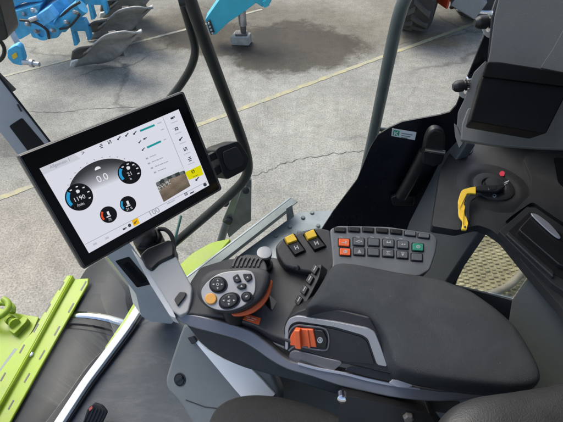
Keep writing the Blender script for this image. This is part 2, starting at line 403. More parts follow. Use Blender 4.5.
# ================================================================== BLUE PLOUGH
def gz(px, py, z): return HZ(z).at(px, py)
pl = thing('plough', 'bright blue reversible plough with steel mouldboards parked on the yard', 'plough', G.at(60, 50))
fy = VY(6.9)
def pb(name, pts, y, th, m, r=0, bev=.015, parent=None): return P(name, pts, VY(y), th, m, parent or pl, r=r, bev=bev)
fr = pb('frame_beam', [(4, 13), (23, 3), (41, 2), (62, -12), (20, -12), (2, 2)], 6.4, .5, BLUE)
pb('side_plate', [(5, 14), (41, 4), (36, 20), (30, 34), (19, 40), (9, 27)], 6.3, .28, BLUE, r=2, parent=fr)
hs = pb('headstock', [(27, 26), (36, 22), (58, 26), (60, 34), (58, 38), (46, 40), (32, 38)], 6.25, .45, BLUE, r=3)
obj('pivot_ring', lathe(B(), VY(6.24).at(43, 33), (0, -1, .4), [(.10, 0), (.10, .06), (.055, .06), (.055, .02)], 20), BLUE, hs)
pb('top_link', [(32, 16), (52, 3), (64, -4), (70, 6), (52, 22), (40, 25)], 6.35, .25, mat('blue_light_paint', (.10, .42, .75), .35, var=.25, vscale=10), r=2)
bm = B(); tube(bm, [VY(6.2).at(60, 26), VY(6.2).at(70, 16), VY(6.2).at(82, 6)], .10, 14, 0); cyl = obj('hydraulic_ram', bm, BLUE, pl)
bm = B(); tube(bm, [VY(6.15).at(58, 28), VY(6.15).at(61, 17), VY(6.1).at(70, 8), VY(6.1).at(80, 2)], .018, 8); tube(bm, [VY(6.1).at(20, 20), VY(6.05).at(34, 22), VY(6.05).at(46, 29), VY(6.1).at(49, 38)], .02, 8)
tube(bm, [VY(6.1).at(60, 29), VY(6.05).at(70, 26), VY(6.05).at(80, 14)], .016, 8); obj('hydraulic_hose', bm, RUB, pl)
pb('pivot_bracket', [(62, -10), (84, -10), (86, 6), (78, 16), (66, 16), (60, 4)], 6.6, .3, BLUE, r=2)
for (dx, dy, yy) in ((0, 0, 6.55), (17, -26, 7.3), (-8, -35, 7.5)):
    pb('share_leg', [(70 + dx, 27 + dy), (76 + dx, 20 + dy), (84 + dx, 20 + dy), (88 + dx, 28 + dy), (91 + dx, 39 + dy), (88 + dx, 41 + dy), (85 + dx, 31 + dy), (74 + dx, 31 + dy), (78 + dx, 45 + dy), (74 + dx, 46 + dy), (72 + dx, 36 + dy)], yy, .12, BLUE, r=1)
bl2 = MATS['blue_light_paint']
obj('valve_block', obox(B(), VY(6.1).at(48, 15), (.10, .02, .05), (0, .08, 0), (-.03, 0, .07)), bl2, pl, bev=.012)
obj('stop_screw', tube(B(), [VY(6.05).at(30, 20), VY(6.05).at(40, 17)], .03, 10, 0), STEEL, pl)
for x, y in ((14, 20), (24, 14), (12, 30), (27, 24), (33, 10), (52, 30), (36, 31), (66, 22), (75, 12)):
    obj('bolt', lathe(B(), VY(6.0 if x > 26 else 6.28).at(x, y), (0, -1, .5), [(.03, -.06), (.03, .015), (.02, .03)], 8), STEEL, pl)
obj('cross_tube', tube(B(), [VY(6.7).at(40, 6), VY(6.9).at(95, -18)], .09, 12, 0), BLUE, pl)
lb = pb('lower_arm', [(7, 50), (16, 45), (20, 48), (24, 60), (22, 66), (13, 64), (7, 58)], 5.3, .12, BLUE, r=2)
P('warning_label', [(11.5, 55), (16, 52), (17.5, 57), (13, 59.5)], VY(5.29), .008, YEL, lb, bev=0)
obj('hitch_pin', lathe(B(), VY(5.3).at(23, 62), V((1, -.1, -.1)), [(.035, 0), (.035, .1), (.05, .1), (.05, .14), (.03, .14), (.03, .22)], 14), STEEL, lb)
bm = B(); beam(bm, VY(5.7).at(8, 25), VY(5.6).at(18, 44), .07, .07); obj('steel_link', bm, STEEL, pl)
def board(top, bot, zt, zb, m, name, parent, sag=.10):
    """curved mouldboard: ruled between an upper and a lower edge, hollowed"""
    A = [HZ(zt[i]).at(*p) for i, p in enumerate(top)]; Bq = [HZ(zb[i]).at(*p) for i, p in enumerate(bot)]
    A = crv(A, 5); Bq = crv(Bq, 5); bm = B(); rows = []
    for k in range(9):
        t = k / 8; s = math.sin(math.pi * t) * sag
        rows.append([bm.verts.new(a.lerp(b, t) + V((-.25, .95, .1)) * s) for a, b in zip(A, Bq)])
    for r0, r1 in zip(rows, rows[1:]):
        for i in range(len(r0) - 1): bm.faces.new((r0[i], r0[i + 1], r1[i + 1], r1[i]))
    return obj(name, bm, m, parent, solid=.025)
for (dx, dy, s) in ((0, 0, 1.0), (15, -26, .93), (27, -47, .88)):
    def q(x, y): return (88 + dx + (x - 88) * s, 50 + dy + (y - 50) * s)
    mb = board([q(86, 51), q(96, 41), q(106, 34), q(122, 30.5), q(134, 31.5), q(142, 31.5)], [q(74, 66), q(86, 64), q(104, 62), q(118, 57), q(128, 46), q(141, 33)], [.42, .55, .66, .72, .70, .66], [.03, .03, .04, .14, .36, .62], mat('scoured_steel', (.33, .325, .31), .5, .3, bump=.3, bscale=30, var=.3, vscale=5, dust=.5), 'mouldboard', pl)
    board([q(72, 51), q(79, 46.5), q(92, 45)], [q(71, 58), q(80, 57), q(88, 53)], [.45, .5, .5], [.2, .2, .3], SHIN, 'skimmer', pl, .03)
    board([q(71, 61), q(78, 58.5), q(85, 56.5)], [q(70, 66), q(77, 65), q(84, 62)], [.12, .13, .14], [.03, .03, .03], mat('bright_share', (.68, .67, .64), .4, .3, var=.1), 'share_point', pl, .0)
    bm = B(); beam(bm, HZ(.6).at(*q(112, 32)), HZ(.12).at(*q(121, 55)), .10, .05); obj('support_bar', bm, SHIN, mb)

# ================================================================== TURQUOISE IMPLEMENT
tq = thing('drawbar', 'turquoise implement drawbar propped on a steel leg', 'farm implement', G.at(243, 42))
Y = 6.95
P('beam_body', [(205, 20), (219, 0), (228, -12), (275, -12), (271, 2), (268, 6), (262, 7), (256, 3), (244, 12), (229, 22), (215, 35), (210, 34)], VY(Y - .12), .26, TURQ, tq, r=1.2, bev=.02)
fl = P('flange', [(206.5, 22), (210, 20.5), (214.5, 33), (211, 35)], VY(Y - .16), .3, BLK, tq, bev=.005)
for k in range(4):
    bm = B(); lathe(bm, VY(Y - .17).at(208.8 + k * 1.25, 23.2 + k * 3.2), (0, -1, .1), [(.016, -.005), (.016, .02), (.01, .025)], 8); obj('bolt', bm, PRINT, fl)
bm = B(); tube(bm, [VY(Y).at(241.5, 8), VY(Y).at(243, 25)], .065, 14, 0); obj('leg_sleeve', bm, STEEL, tq)
bm = B(); tube(bm, [VY(Y).at(243, 24), VY(Y).at(243.8, 36)], .05, 14, 0); obj('leg', bm, SHIN, tq)
P('end_bracket', [(262, 2), (272, -3), (269, 6), (264, 8)], VY(Y - .2), .3, TURQ, tq, r=1, bev=.01)
g = G.at(242, 43.5)
bm = B(); obox(bm, g + V((0, 0, .075)), (.15, -.02, 0), (.02, .1, 0), (0, 0, .075))
for v in bm.verts: v.co += V((random.uniform(-.015, .015), random.uniform(-.015, .015), random.uniform(0, .015)))
tag(obj('support_block', bm, CONC, bev=.012), 'pale concrete block under the turquoise drawbar leg', 'block')
bm = B(); obox(bm, g + V((0, .02, .175)), (.1, 0, 0), (0, .08, 0), (0, 0, .012)); obj('foot_plate', bm, SHIN, tq, bev=.004)

# ================================================================== TRACTOR IN THE YARD
def wheel(root, c, ax, R, w, rimm):
    c, ax = V(c), V(ax).normalized(); u = V((0, 0, 1)); u = (u - ax * u.dot(ax)).normalized(); f = ax.cross(u); bm = B()
    lathe(bm, c - ax * w / 2, ax, [(R * .56, .02), (R * .62, -.01), (R * .8, -.02), (R * .92, .02), (R * .955, .07), (R * .965, w / 2), (R * .955, w - .07), (R * .92, w - .02), (R * .8, w + .02), (R * .62, w + .01), (R * .56, w - .02)], 48)
    n = 17
    for k in range(n):
        for sgn in (-1, 1):
            a0 = 2 * math.pi * (k + (.5 if sgn > 0 else 0)) / n; P4 = []
            pts = []
            for j in range(5):
                t = j / 4; a = a0 + t * .30; pts.append((a, sgn * (-.02 + t * (w / 2 - .0))))
            A = []; C = []; rows = []
            for a, x in pts:
                d = u * math.cos(a) + f * math.sin(a); tn = -u * math.sin(a) + f * math.cos(a)
                drop = .03 * abs(x) / (w / 2)
                rows.append([c + ax * x + d * (R * .95 - drop) - tn * .055, c + ax * x + d * (R * 1.02 - drop) - tn * .036, c + ax * x + d * (R * 1.02 - drop) + tn * .036, c + ax * x + d * (R * .95 - drop) + tn * .055])
            vv = [[bm.verts.new(p) for p in r] for r in rows]
            for r0, r1 in zip(vv, vv[1:]):
                for i in range(3): bm.faces.new((r0[i], r0[i + 1], r1[i + 1], r1[i])).material_index = 1
            bm.faces.new(vv[0]).material_index = 1; bm.faces.new(vv[-1][::-1]).material_index = 1
    ty = obj('tyre', bm, [TYRE, LUG], root)
    bm = B(); lathe(bm, c - ax * w * .42, ax, [(R * .1, w * .3), (R * .3, w * .3), (R * .48, .06), (R * .575, 0), (R * .575, w * .84), (R * .5, w * .84), (R * .35, w * .62), (R * .1, w * .6)], 32)
    obj('rim', bm, rimm, ty); return ty
tr = thing('tractor', 'parked tractor with deep chevron tyres and orange red bodywork', 'tractor', G.at(430, 30))
c0 = G.at(417.5, 33.5); R0 = .8
wheel(tr, c0 + V((0, R0 * .40, R0 - .02)), (.93, -.36, 0), R0, .56, RED)
c1 = G.at(455, -10)
wheel(tr, V((c0.x + 1.25, c0.y + .75, .95)), (.75, -1, .0), .95, .5, RIM)
obj('chassis', obox(B(), c0 + V((.70, .9, 1.25)), (.35, .1, 0), (-.3, 1.0, 0), (0, 0, .28)), RED, tr, bev=.05)
obj('engine_hood', obox(B(), c0 + V((.5, 1.5, 2.1)), (.4, .1, 0), (-.3, 1.0, 0), (0, 0, .4)), RED, tr, bev=.1)
obj('mudguard', obox(B(), c0 + V((.33, .16, .62)), (.02, .01, 0), (-.06, .18, 0), (0, 0, .2)), RED, tr, bev=.02)
obj('tool_box', obox(B(), c0 + V((.72, .05, .55)), (.22, -.04, -.1), (.05, .2, 0), (.06, 0, .14)), RIM, tr, bev=.02)
bm = B(); tube(bm, [c0 + V((.55, .0, .42)), c0 + V((1.0, -.05, .38)), c0 + V((1.25, .05, .36))], .04, 10); obj('drag_link', bm, CHRM, tr)

# ================================================================== OUTSIDE OF THE MACHINE
# railings
hr = thing('handrail', 'black tubular grab rail with a bent inner tube outside the window', 'handrail', VY(1.2).at(247, 175))
v = VY(1.2)
obj('main_tube', tube(B(), [v.at(*p) for p in ((184, -18), (200, 28), (222, 87), (240, 134), (247.5, 160), (246, 176), (234, 191), (205, 217), (170, 247), (140, 272))], .0185, 16), RAILB, hr)
v2 = VY(1.22)
obj('bent_tube', tube(B(), [v2.at(*p) for p in ((178, -18), (184, 6), (193, 38), (195, 52), (191, 67), (181, 84), (166, 103), (140, 134))], .0125, 14), RAILB, hr)
obj('cross_bar', tube(B(), [v.at(180, 1.5), v.at(193, 1)], .014, 12, 0), RAILB, hr)
# lower section of the rail is the same black tube
gr = thing('side_rail', 'grey galvanised vertical rail beside the black window corner', 'handrail', VY(1.3).at(352, 225))
v = VY(1.3)
obj('rail_tube', tube(B(), [v.at(*p) for p in ((425, -40), (412, -14), (402, 6), (393, 40), (381, 98), (369, 154), (352, 225))], .0205, 16), RAILG, gr)
obj('rail_clip', tube(B(), [v.at(372, 129), v.at(391, 130)], .008, 10, 0), RAILG, gr)
# fold-down step bracket
bk = thing('step_bracket', 'grey folding bracket with pivot bolts below the grab rail', 'bracket', VY(1.6).at(226, 240))
v = VY(1.6)
P('side_plate', [(243, 185), (248, 179), (251.5, 181), (251, 221), (243, 226), (229, 238), (227, 232), (231, 221)], v, .02, ZINCD, bk, r=1, bev=.003)
P('face_plate', [(236, 189), (243, 184), (231, 222), (222, 222)], VY(1.57), .012, ZINC, bk, r=1, bev=.003)
obj('pivot_tube', tube(B(), [VY(1.58).at(227, 221), VY(1.58).at(220, 243)], .022, 12, 0), RAILG, bk)
for x, y in ((246, 190), (225.5, 203), (229, 221)):
    obj('bolt', lathe(B(), VY(1.55).at(x, y), (0, -1, .6), [(.019, -.03), (.019, .012), (.012, .015)], 10), BLK, bk)
# platform
pf = thing('side_platform', 'grey zinc platform plate with an upright edge bar', 'platform', (0, 1.3, 1.7))
hp = HZ(1.70)
plate = P('plate', [(178, 300), (216, 272), (298, 212), (390, 207), (390, 260), (260, 305)], hp, .02, ZINC, pf, bev=.003)
tA, tB = HZ(1.79).at(176, 285), HZ(1.79).at(291, 197)
a, b = tA - V((0, 0, .045)), tB - V((0, 0, .045))
bm = B(); beam(bm, a, b, .012, .09); obj('edge_bar', bm, ZINC, pf, bev=.003)
bm = B(); d = (b - a).normalized(); s = V((-d.y, d.x, 0)); beam(bm, a + V((0, 0, .042)) + s * -.026, b + V((0, 0, .042)) + s * -.026, .04, .006); obj('edge_flange', bm, ZINCD, pf, bev=.002)
P('end_tab', [(286, 209), (292, 205), (294, 217), (287, 222)], VY(1.38), .012, ZINC, pf, bev=.002)
for x, y in ((290, 227), (303, 218), (312, 213), (318, 226), (276, 236), (299, 233)):
    obj('bolt', lathe(B(), hp.at(x, y), (0, 0, 1), [(.011, -.004), (.011, .006), (.008, .008)], 8), ZINCD, plate)
# lime side panel under the platform
tag(P('body_panel', rnd([(170, 284), (176, 268), (192, 253), (212, 242), (232, 238), (214, 258), (185, 280)], 4), HZ(1.58), .12, LIME, bev=.01), 'smooth lime green machine panel showing below the edge bar', 'body panel')

# front: roller shaped hood seen through the windscreen
hd = thing('feeder_hood', 'dark grey rounded rubber hood in front of the windscreen', 'hood', (-.85, .7, 1.0))
zc = 1.30; rad = .30
e0 = HZ(1.55).at(30, 424); e1 = HZ(1.55).at(105, 285)
ax = V((e1.x - e0.x, e1.y - e0.y, 0)).normalized()
cc = V((e0.x, e0.y, 0)) + V((.14, 0, 0)); cc.z = 1.42
st = cc - ax * .7; en = cc + ax * 1.15
def hood_ring(p, r): return [p + (V((ax.y, -ax.x, 0)) * math.cos(a) + V((0, 0, 1)) * math.sin(a)) * r for a in [2 * math.pi * k / 40 for k in range(40)]]
bm = B(); LS = (HZ(1.70).at(92, 318) - st).dot(ax); prof = [(0, .30), (.35, .302), (.60, .304), (LS - .07, .304), (LS - .062, .300), (LS - .058, .294), (LS - .045, .294), (LS - .04, .303), (LS + .1, .303), (LS + .28, .300), (LS + .34, .27), (LS + .35, .2)]
rings = [[bm.verts.new(p) for p in hood_ring(st + ax * l, r)] for l, r in prof]
for r0, r1 in zip(rings, rings[1:]):
    for k in range(40): bm.faces.new((r0[k], r0[(k + 1) % 40], r1[(k + 1) % 40], r1[k]))
bm.faces.new(rings[0][::-1]); bm.faces.new(rings[-1]); obj('hood_shell', bm, HOOD, hd)
def strap_at(px, py):
    # axial station of the strap under pixel
    p = HZ(1.70).at(px, py); return (p - st).dot(ax)
L0 = strap_at(92, 318)
bm = B(); r0 = [bm.verts.new(p) for p in hood_ring(st + ax * (L0 - .014), .306)]; r1 = [bm.verts.new(p) for p in hood_ring(st + ax * (L0 + .014), .306)]
for k in range(40): bm.faces.new((r0[k], r0[(k + 1) % 40], r1[(k + 1) % 40], r1[k]))
obj('strap', bm, CHRM, hd, solid=.004)

# lime header frame
lf = thing('header_frame', 'lime green slotted steel frame along the front of the machine', 'frame', HZ(1.55).at(20, 400))
hz = HZ(1.72)
bm = B(); pz(bm, [(74, 279), (88.5, 278), (88, 284), (44, 361), (9, 424), (-4, 448), (-22, 438), (-12, 424), (30, 352)], hz, .012)
o1 = obj('outer_flange', bm, LIME, lf, bev=.004)
hz2 = HZ(1.735)
o2 = obj('inner_flange', pz(B(), [(67, 275), (71.5, 275.5), (33, 345), (-14, 428), (-30, 424), (-14, 394), (0, 371), (20, 345), (32, 332), (58, 289)], hz2, .012), LIME, lf, bev=.004)
A = [hz.at(*p) for p in ((74, 279), (30, 352), (-12, 424))]; C = [hz2.at(*p) for p in ((71.5, 275.5), (33, 345), (-14, 428))]
bm = B(); sheet(bm, [p + V((.0, 0, -.05)) for p in A], A); sheet(bm, [p + V((0, 0, -.05)) for p in C], C); sheet(bm, [p + V((0, 0, -.045)) for p in A], [p + V((0, 0, -.045)) for p in C]); obj('groove_channel', bm, LIME, lf, solid=.006)
def slot(cx, cy, l, h, par): P('slot', rect(cx, cy, l, 1.5, -60), h, .0012, BLK, par, r=.5, bev=0, lift=.0008)
for cx, cy in ((83.5, 286), (71, 308), (57, 331), (42, 355), (27, 378), (11, 405)): slot(cx, cy, 11, hz, o1)
for cx, cy in ((61.5, 286), (48, 308), (36, 328), (22, 349), (3, 377)): slot(cx, cy, 10, hz2, o2)
obj('bolt', lathe(B(), hz.at(31, 355), (0, 0, 1), [(.012, 0), (.012, .008), (.008, .012)], 6), CHRM, o1)
hz3 = HZ(1.66)
dk = obj('deck', pz(B(), rnd([(-40, 296), (0, 308), (16, 313), (39, 317), (34, 328), (22, 348), (4, 374), (-20, 410), (-70, 420)], 2), hz3, .05), LIME, lf, bev=.006)
P('rubber_strip', [(15, 348.5), (19, 350), (12, 363), (1, 380), (-6, 378)], hz3, .004, ZINCD, dk, lift=.004, bev=0)
c = hz3.at(4, 317)
hk = obj('hose_coil', tube(B(), [c + V((.052 * math.cos(a), .042 * math.sin(a), .035 + .006 * a)) for a in [k * .5 for k in range(16)]], .0125, 12, 4), LIMED, lf)
obj('hose_fitting', lathe(B(), c + V((.04, -.02, .015)), (.5, -.35, .25), [(.02, 0), (.02, .02), (.015, .02), (.015, .05), (.021, .05), (.021, .065)], 12), LIMED, hk)
P('hose_bracket', rnd([(8, 330), (14, 334), (26, 322), (28, 318), (23, 316)], 1.5), hz3.up(.03), .03, LIMED, lf, bev=.004)
# thin lime strip beside the white sill
tag(P('trim_strip', [(104, 348), (122, 322), (134, 302), (140, 306), (120, 332), (108, 350)], HZ(1.86), .03, LIME, bev=.004), 'narrow lime green strip beside the white windscreen sill', 'trim')

# ================================================================== CAB SHELL
hf = HZ(FLOOR)
fl3 = [hf.at(*p) for p in [(40, 448), (60, 424), (150, 309), (176, 300)]] + [V((-.22, .72, FLOOR)), V((1.1, .62, FLOOR)), V((1.1, -1.0, FLOOR)), V((-.75, -1.0, FLOOR))]
struct('cab_floor', poly3(B(), fl3, V((0, 0, -.05))), MAT_, 'dark grey rubber floor mat of the cab with faint scuffs', 'floor mat')
sl_ = [(36, 456), (57, 424), (72, 401), (86, 380), (101, 360), (116, 340), (127, 325), (139, 306)]
tag(P('windscreen_sill', band(crv2(sl_, 4), 7.6, 6.6), HZ(FLOOR + .03), .07, WHT, bev=.0015, seg=2), 'white curved sill edging the rubber floor mat', 'sill')
tag(P('sill_seal', band(crv2([(x + 6.2, y + 2.4) for x, y in sl_], 4), 4.2, 3.6), HZ(FLOOR + .014), .03, RUB, bev=.002), 'thin black rubber seal between white sill and floor mat', 'seal')
# scuffed joins of the mat are raised ribs
# windscreen pillar
pa, pb_ = at_t(158, 316, 1.40), at_t(8, 108, .92)
wp = facing(pa, pb_)
wpl = thing('windscreen_pillar', 'grey sloping windscreen pillar running behind the monitor', 'pillar', pa)
body = P('pillar_body', rnd([(-40, 92), (0, 132), (18, 155), (60, 202), (110, 260), (136, 294), (141, 316), (151, 322), (172, 324), (178, 314), (133, 247), (95, 201), (50, 143), (0, 79), (-30, 40)], 2), wp, .07, LGT2, wpl, bev=.008, seg=3)
P('seal', [(-30, 37), (0, 75.5), (50, 140), (92, 197), (95, 201), (50, 143.5), (0, 79), (-30, 41)], wp, .05, RUB, wpl, lift=.002, bev=0)
for pts in (rnd([(9, 126), (22, 117.5), (47, 147), (74, 180), (60, 190), (30, 154)], 2), rnd([(115, 261), (129, 256.5), (152, 284), (137, 287.5)], 1.5)):
    rc = P('recess', pts, wp, .004, BLK, wpl, lift=.0015, bev=.001)
P('recess_slot', rnd([(122, 264), (128, 261), (147, 281), (140, 283)], 1.5), wp, .004, BLKG, rc, lift=.003, bev=.001)
P('clip', [(16.5, 104.5), (18, 104), (22, 111), (20.5, 111.5)], wp, .003, SHIN, wpl, lift=.003, bev=0)
# wiper and casing outside the windscreen
wy = VY(1.05)
wi = thing('wiper', 'black wiper arm resting outside the upper windscreen', 'wiper', wy.at(14, 92))
obj('wiper_arm', tube(B(), [wy.at(-25, 44), wy.at(-5, 70), wy.at(14, 90)], lambda t: .008 - .004 * t, 8, 3), BLK, wi)
obj('wiper_blade', beam(B(), VY(1.04).at(-20, 58), VY(1.04).at(13, 91), .008, .02), RUB, wi)
cs = thing('mirror', 'black rounded mirror casing hanging at the top of the windscreen', 'mirror', VY(.95).at(3, 40))
P('casing', rnd([(-40, -20), (-6, -12), (1, 8), (8, 36), (6, 40), (-10, 44), (-40, 44)], 4), VY(.95), .06, BLK, cs, bev=.012, seg=3)
obj('cable', tube(B(), [VY(.96).at(*p) for p in ((-6, 40), (1, 42), (4.5, 50), (2, 58), (-6, 63), (-20, 64))], .0045, 8), RUB, cs)

# ---- side window: glass, black border, hinges, latch, sticker
W0, W1 = V((-.45, .80, 0)), V((.36, .745, 0))
wd = (W1 - W0).normalized(); wn = V((wd.y, -wd.x, 0))
wpn = Pl(W0, wn)
wth = V((0, 0, 0)) + wpn.n * -.006
sw = thing('side_window', 'large clear side window with a black printed lower corner', 'window', (.1, .76, FLOOR))
bp = [(322, 228), (333, 211), (357, 179), (370, 147), (378, 134), (389, 127), (402, 121), (440, 114), (450, 111), (456, 104.5), (468, 74), (488, 25), (503, -16), (520, -16), (505, 25), (485, 75), (470, 112), (462, 128), (440, 180), (420, 300), (310, 300), (305, 255)]
border = P('border_print', bp, wpn, .004, NAVY, sw, lift=.003, bev=0)
zt = CAM.z + .35
bm = B(); q = [wp.at(166, 312, -.06), W1 + V((0, 0, FLOOR)), W1 + V((0, 0, zt)), wp.at(20, 100, -.06) + (wp.at(20, 100, -.06) - wp.at(160, 300, -.06)) * .9]
poly3(bm, q, wpn.n * -.005); tag(obj('pane', bm, GLASS, sw), None)
st = obj('sticker', pz(B(), [(392, 126.8), (416, 130.6), (414.4, 138.4), (391, 134.2)], wpn, .001, lift=.006), LABELW, sw)
P('sticker_mark', [(393.2, 128.2), (399.3, 129), (398.3, 134.4), (392.4, 133.4)], wpn, .0006, LABELG, st, lift=.0068, bev=0)
def wtxt(cx, cy, ang, s, pl, lift):
    c, sn = math.cos(math.radians(ang)), math.sin(math.radians(ang))
    return lambda x, y: pl.at(cx + (x * c + y * sn) * s, cy + (x * sn - y * c) * s, lift)
bm = B()
for pth in ([(394.6, 129.4), (394.0, 133.2)], [(397.8, 129.7), (394.6, 131.6)], [(395.0, 131.2), (397.4, 133.6)]): pz(bm, band(pth, .9), wpn, .0003, lift=.0073)
obj('sticker_letter', bm, LABELW, st)
bm = B()
for x0, x1, y in ((401, 412, 131.4), (401, 410, 133.6), (400.6, 407, 135.4)): pz(bm, band([(x0, y), (x1, y + (x1 - x0) * .16)], .8), wpn, .0004, lift=.0068)
obj('sticker_text', bm, mat('print_grey', (.2, .25, .24), .6), st)
for (x, y, x2, y2) in ((455, 86.5, 474, 84), (477, 22.5, 500, 21)):
    a, b = wpn.at(x, y, .03), wpn.at(x2, y2, .028); d = (b - a).normalized(); l = (b - a).length
    h = obj('hinge', lathe(B(), a, d, [(.006, -.004), (.0095, 0), (.011, .004), (.011, l * .42), (.0085, l * .45), (.0085, l)], 20), BLK, sw)
    obj('washer', lathe(B(), a + d * l * .50, d, [(.010, 0), (.016, .001), (.016, .004), (.010, .005)], 20), CHRM, h)
    obj('mount_plate', lathe(B(), wpn.at(x2 - 4, y2 + 4, .004), wpn.n, [(.022, 0), (.022, .004), (.02, .005)], 20), LGT2, h)
lt = P('latch_base', rnd([(390, 193), (397, 190), (414, 192), (413, 201), (392, 201)], 2), wpn, .012, BLK, sw, lift=.018, bev=.003)
obj('latch_arm', tube(B(), [wpn.at(x, y, .028) for x, y in ((401, 196), (409, 182), (418, 165), (425, 151))], lambda t: .0145 - .002 * t, 12), BLK, lt)
lp = obj('latch_handle', pz(B(), crv2([(419.5, 151), (419.5, 140), (423, 124), (429.5, 117), (437.5, 118), (441.5, 124), (441, 141), (438, 151), (430, 154)], 4), wpn, .02, lift=.045), BLK, sw, bev=.006, seg=3)
P('handle_hollow', crv2([(427, 146), (426.5, 138), (430, 125), (434, 122), (437, 126), (436.5, 140), (434, 147)], 4), wpn, .003, BLK, lp, lift=.0455, bev=0)
obj('latch_pin', tube(B(), [wpn.at(424, 149, .05), wpn.at(444, 152.5, .045)], .0055, 12, 0), CHRM, lp)
# windscreen pane: bowed sheet from the pillar round the front
bm = B(); A = []; C = []
q0, q1 = wp.at(152, 306, -.05), wp.at(24, 128, -.05)
lean = (q1 - q0) * ((CAM.z + .4 - q0.z) / (q1.z - q0.z))
zs = HZ(FLOOR + .02)
base = crv([V((q0.x, q0.y, 0))] + [V((p.x, p.y, 0)) for p in (zs.at(98, 346), zs.at(60, 392), zs.at(26, 438), zs.at(-20, 520), zs.at(-60, 640))], 6)
for p in base:
    A.append(V((p.x, p.y, FLOOR - .02))); C.append(A[-1] + lean)
mid = [a_.lerp(c_, .5) + V((-.035, .012, 0)) for a_, c_ in zip(A, C)]
mid[0] = A[0].lerp(C[0], .5)
sheet(bm, A, mid); sheet(bm, mid, C)
ws = obj('windscreen', bm, GLASS, solid=.004); tag(ws, 'curved clear windscreen rising from the white sill', 'windscreen')

# ---- rear pillar trim, black box
rp = thing('window_pillar', 'tall grey plastic pillar trim beside the hinged window', 'pillar', (.45, .72, FLOOR))
tp = Pl(at_t(515, 40, .66), (-.45, -.72, .5))
trim = P('upper_trim', rnd([(505, -30), (600, -30), (600, 80), (487, 66), (490, 50), (494, 18)], 3), tp, .07, TRIM, rp, bev=.022, seg=5)
P('trim_step', rnd([(540, 68), (552, 50), (572, 14), (600, 14), (600, 80)], 2), tp, .02, TRIM, rp, lift=.004, bev=.005)
P('edge_strip', [(503, -20), (506, -20), (494, 20), (490, 64), (487, 64), (491, 18)], tp, .03, BLK, rp, lift=-.002, bev=.001)
lo = Pl(at_t(505, 132, .70), (-.25, -.55, .75))
P('lower_trim', rnd([(468, 108), (462, 124), (461, 140), (495, 145), (540, 148), (600, 150), (600, 90), (530, 100)], 2), lo, .012, TRIM, rp, bev=.006)
P('pillar_side', rnd([(474, 72), (486, 60), (489, 66), (474, 122), (470, 134), (459, 142), (456, 136), (458, 112), (464, 100), (470, 82)], 2), Pl(at_t(466, 110, .792), (-.35, -.6, .55)), .012, MATS['pillar_trim_plastic'], rp, bev=.004, seg=3)
P('trim_fin', rnd([(454, 123), (457, 126), (463, 143), (459, 148), (455, 136)], 1), Pl(at_t(458, 135, .735), (-.4, -.6, .5)), .02, TRIM, rp, bev=.003)
bx = thing('storage_box', 'glossy black box with a rounded top lid on the grey pillar', 'box', at_t(508, 98, .6))
bpn = Pl(at_t(508, 100, .585), (-.30, -.62, .55))
P('box_body', rnd([(482.5, 76), (570, 87), (546, 134), (470, 121)], 3), bpn, .10, mat('box_black', (.003, .0031, .0035), .45, spec=.12, dust=.02), bx, bev=.010, seg=4)
P('box_lid', rnd([(487, 61), (500, 61.5), (572, 73), (569, 87), (482, 76.5)], 3), bpn.up(.003), .105, MATS['box_black'], bx, bev=.014, seg=5)

# ---- side console with ignition, tray
sc_ = thing('side_console', 'dark grey side console with ignition switch and tray', 'console', (.5, .6, FLOOR))
zc_ = 2.70; cp = HZ(zc_)
outl = rnd([(441, 168), (450, 152), (462, 141), (476, 126), (560, 126), (660, 130), (640, 420), (590, 350), (563, 309), (531, 272), (503, 238), (490, 229), (478, 225), (457, 230), (432, 226)], 3)
ctop = P('console_top', outl, cp, .018, CONS, sc_, bev=.006, seg=4)
# left flank going down to the floor beside the black window corner
fa = Pl(cp.at(450, 160), (-.86, -.30, .35))
P('flank', [(456, 130), (463, 143), (452, 160), (440, 190), (428, 228), (455, 230), (478, 228), (440, 285), (400, 300), (380, 300), (405, 222), (430, 172), (446, 140)], fa, .03, mat('flank_grey', (.075, .085, .09), .5, bump=.2, bscale=1000, var=.12), sc_, lift=-.012, bev=.004)
# lower wall with the small opening
lw_ = wpn
wallp = Pl(wpn.p + wpn.n * .05, wpn.n)
# frame around the opening
for pts in ([(410, 300), (454, 284), (481, 228), (470, 215), (430, 215), (395, 300)], [(454, 284), (513, 299), (640, 360), (640, 420), (395, 420), (395, 298)], [(481, 228), (505, 215), (640, 215), (640, 362), (513, 299), (533, 268), (505, 236)]):
    pass
bm = B(); outer = rnd([(372, 216), (520, 190), (660, 215), (660, 420), (340, 420)], 2); inner = [(481, 227), (506, 232), (536, 266), (513, 299), (454, 284)]
ov = [bm.verts.new(wallp.at(*p)) for p in [(436, 214), (481, 205), (640, 205), (660, 300), (640, 420), (425, 420)]]
iv = [bm.verts.new(wallp.at(*p)) for p in [(457, 276), (481, 227), (506, 232), (536, 266), (513, 299), (454, 284)]]
for k in range(6): bm.faces.new((ov[k], ov[(k + 1) % 6], iv[(k + 1) % 6], iv[k]))
wl = obj('lower_panel', bm, BLK, sc_, solid=.010)
pn = P('opening_pane', inner, Pl(wallp.p - wallp.n * .03, wallp.n), .004, GLASS, sc_, bev=0)
P('rear_panel', rnd([(532, 275), (548, 292), (640, 420), (500, 420), (505, 345), (512, 300)], 2), Pl(cp.at(531, 274) - V((0, 0, .06)), (-.55, -.45, .55)), .02, mat('panel_green_grey', (.06, .068, .064), .55, bump=.2, bscale=900, var=.1), sc_, bev=.004)
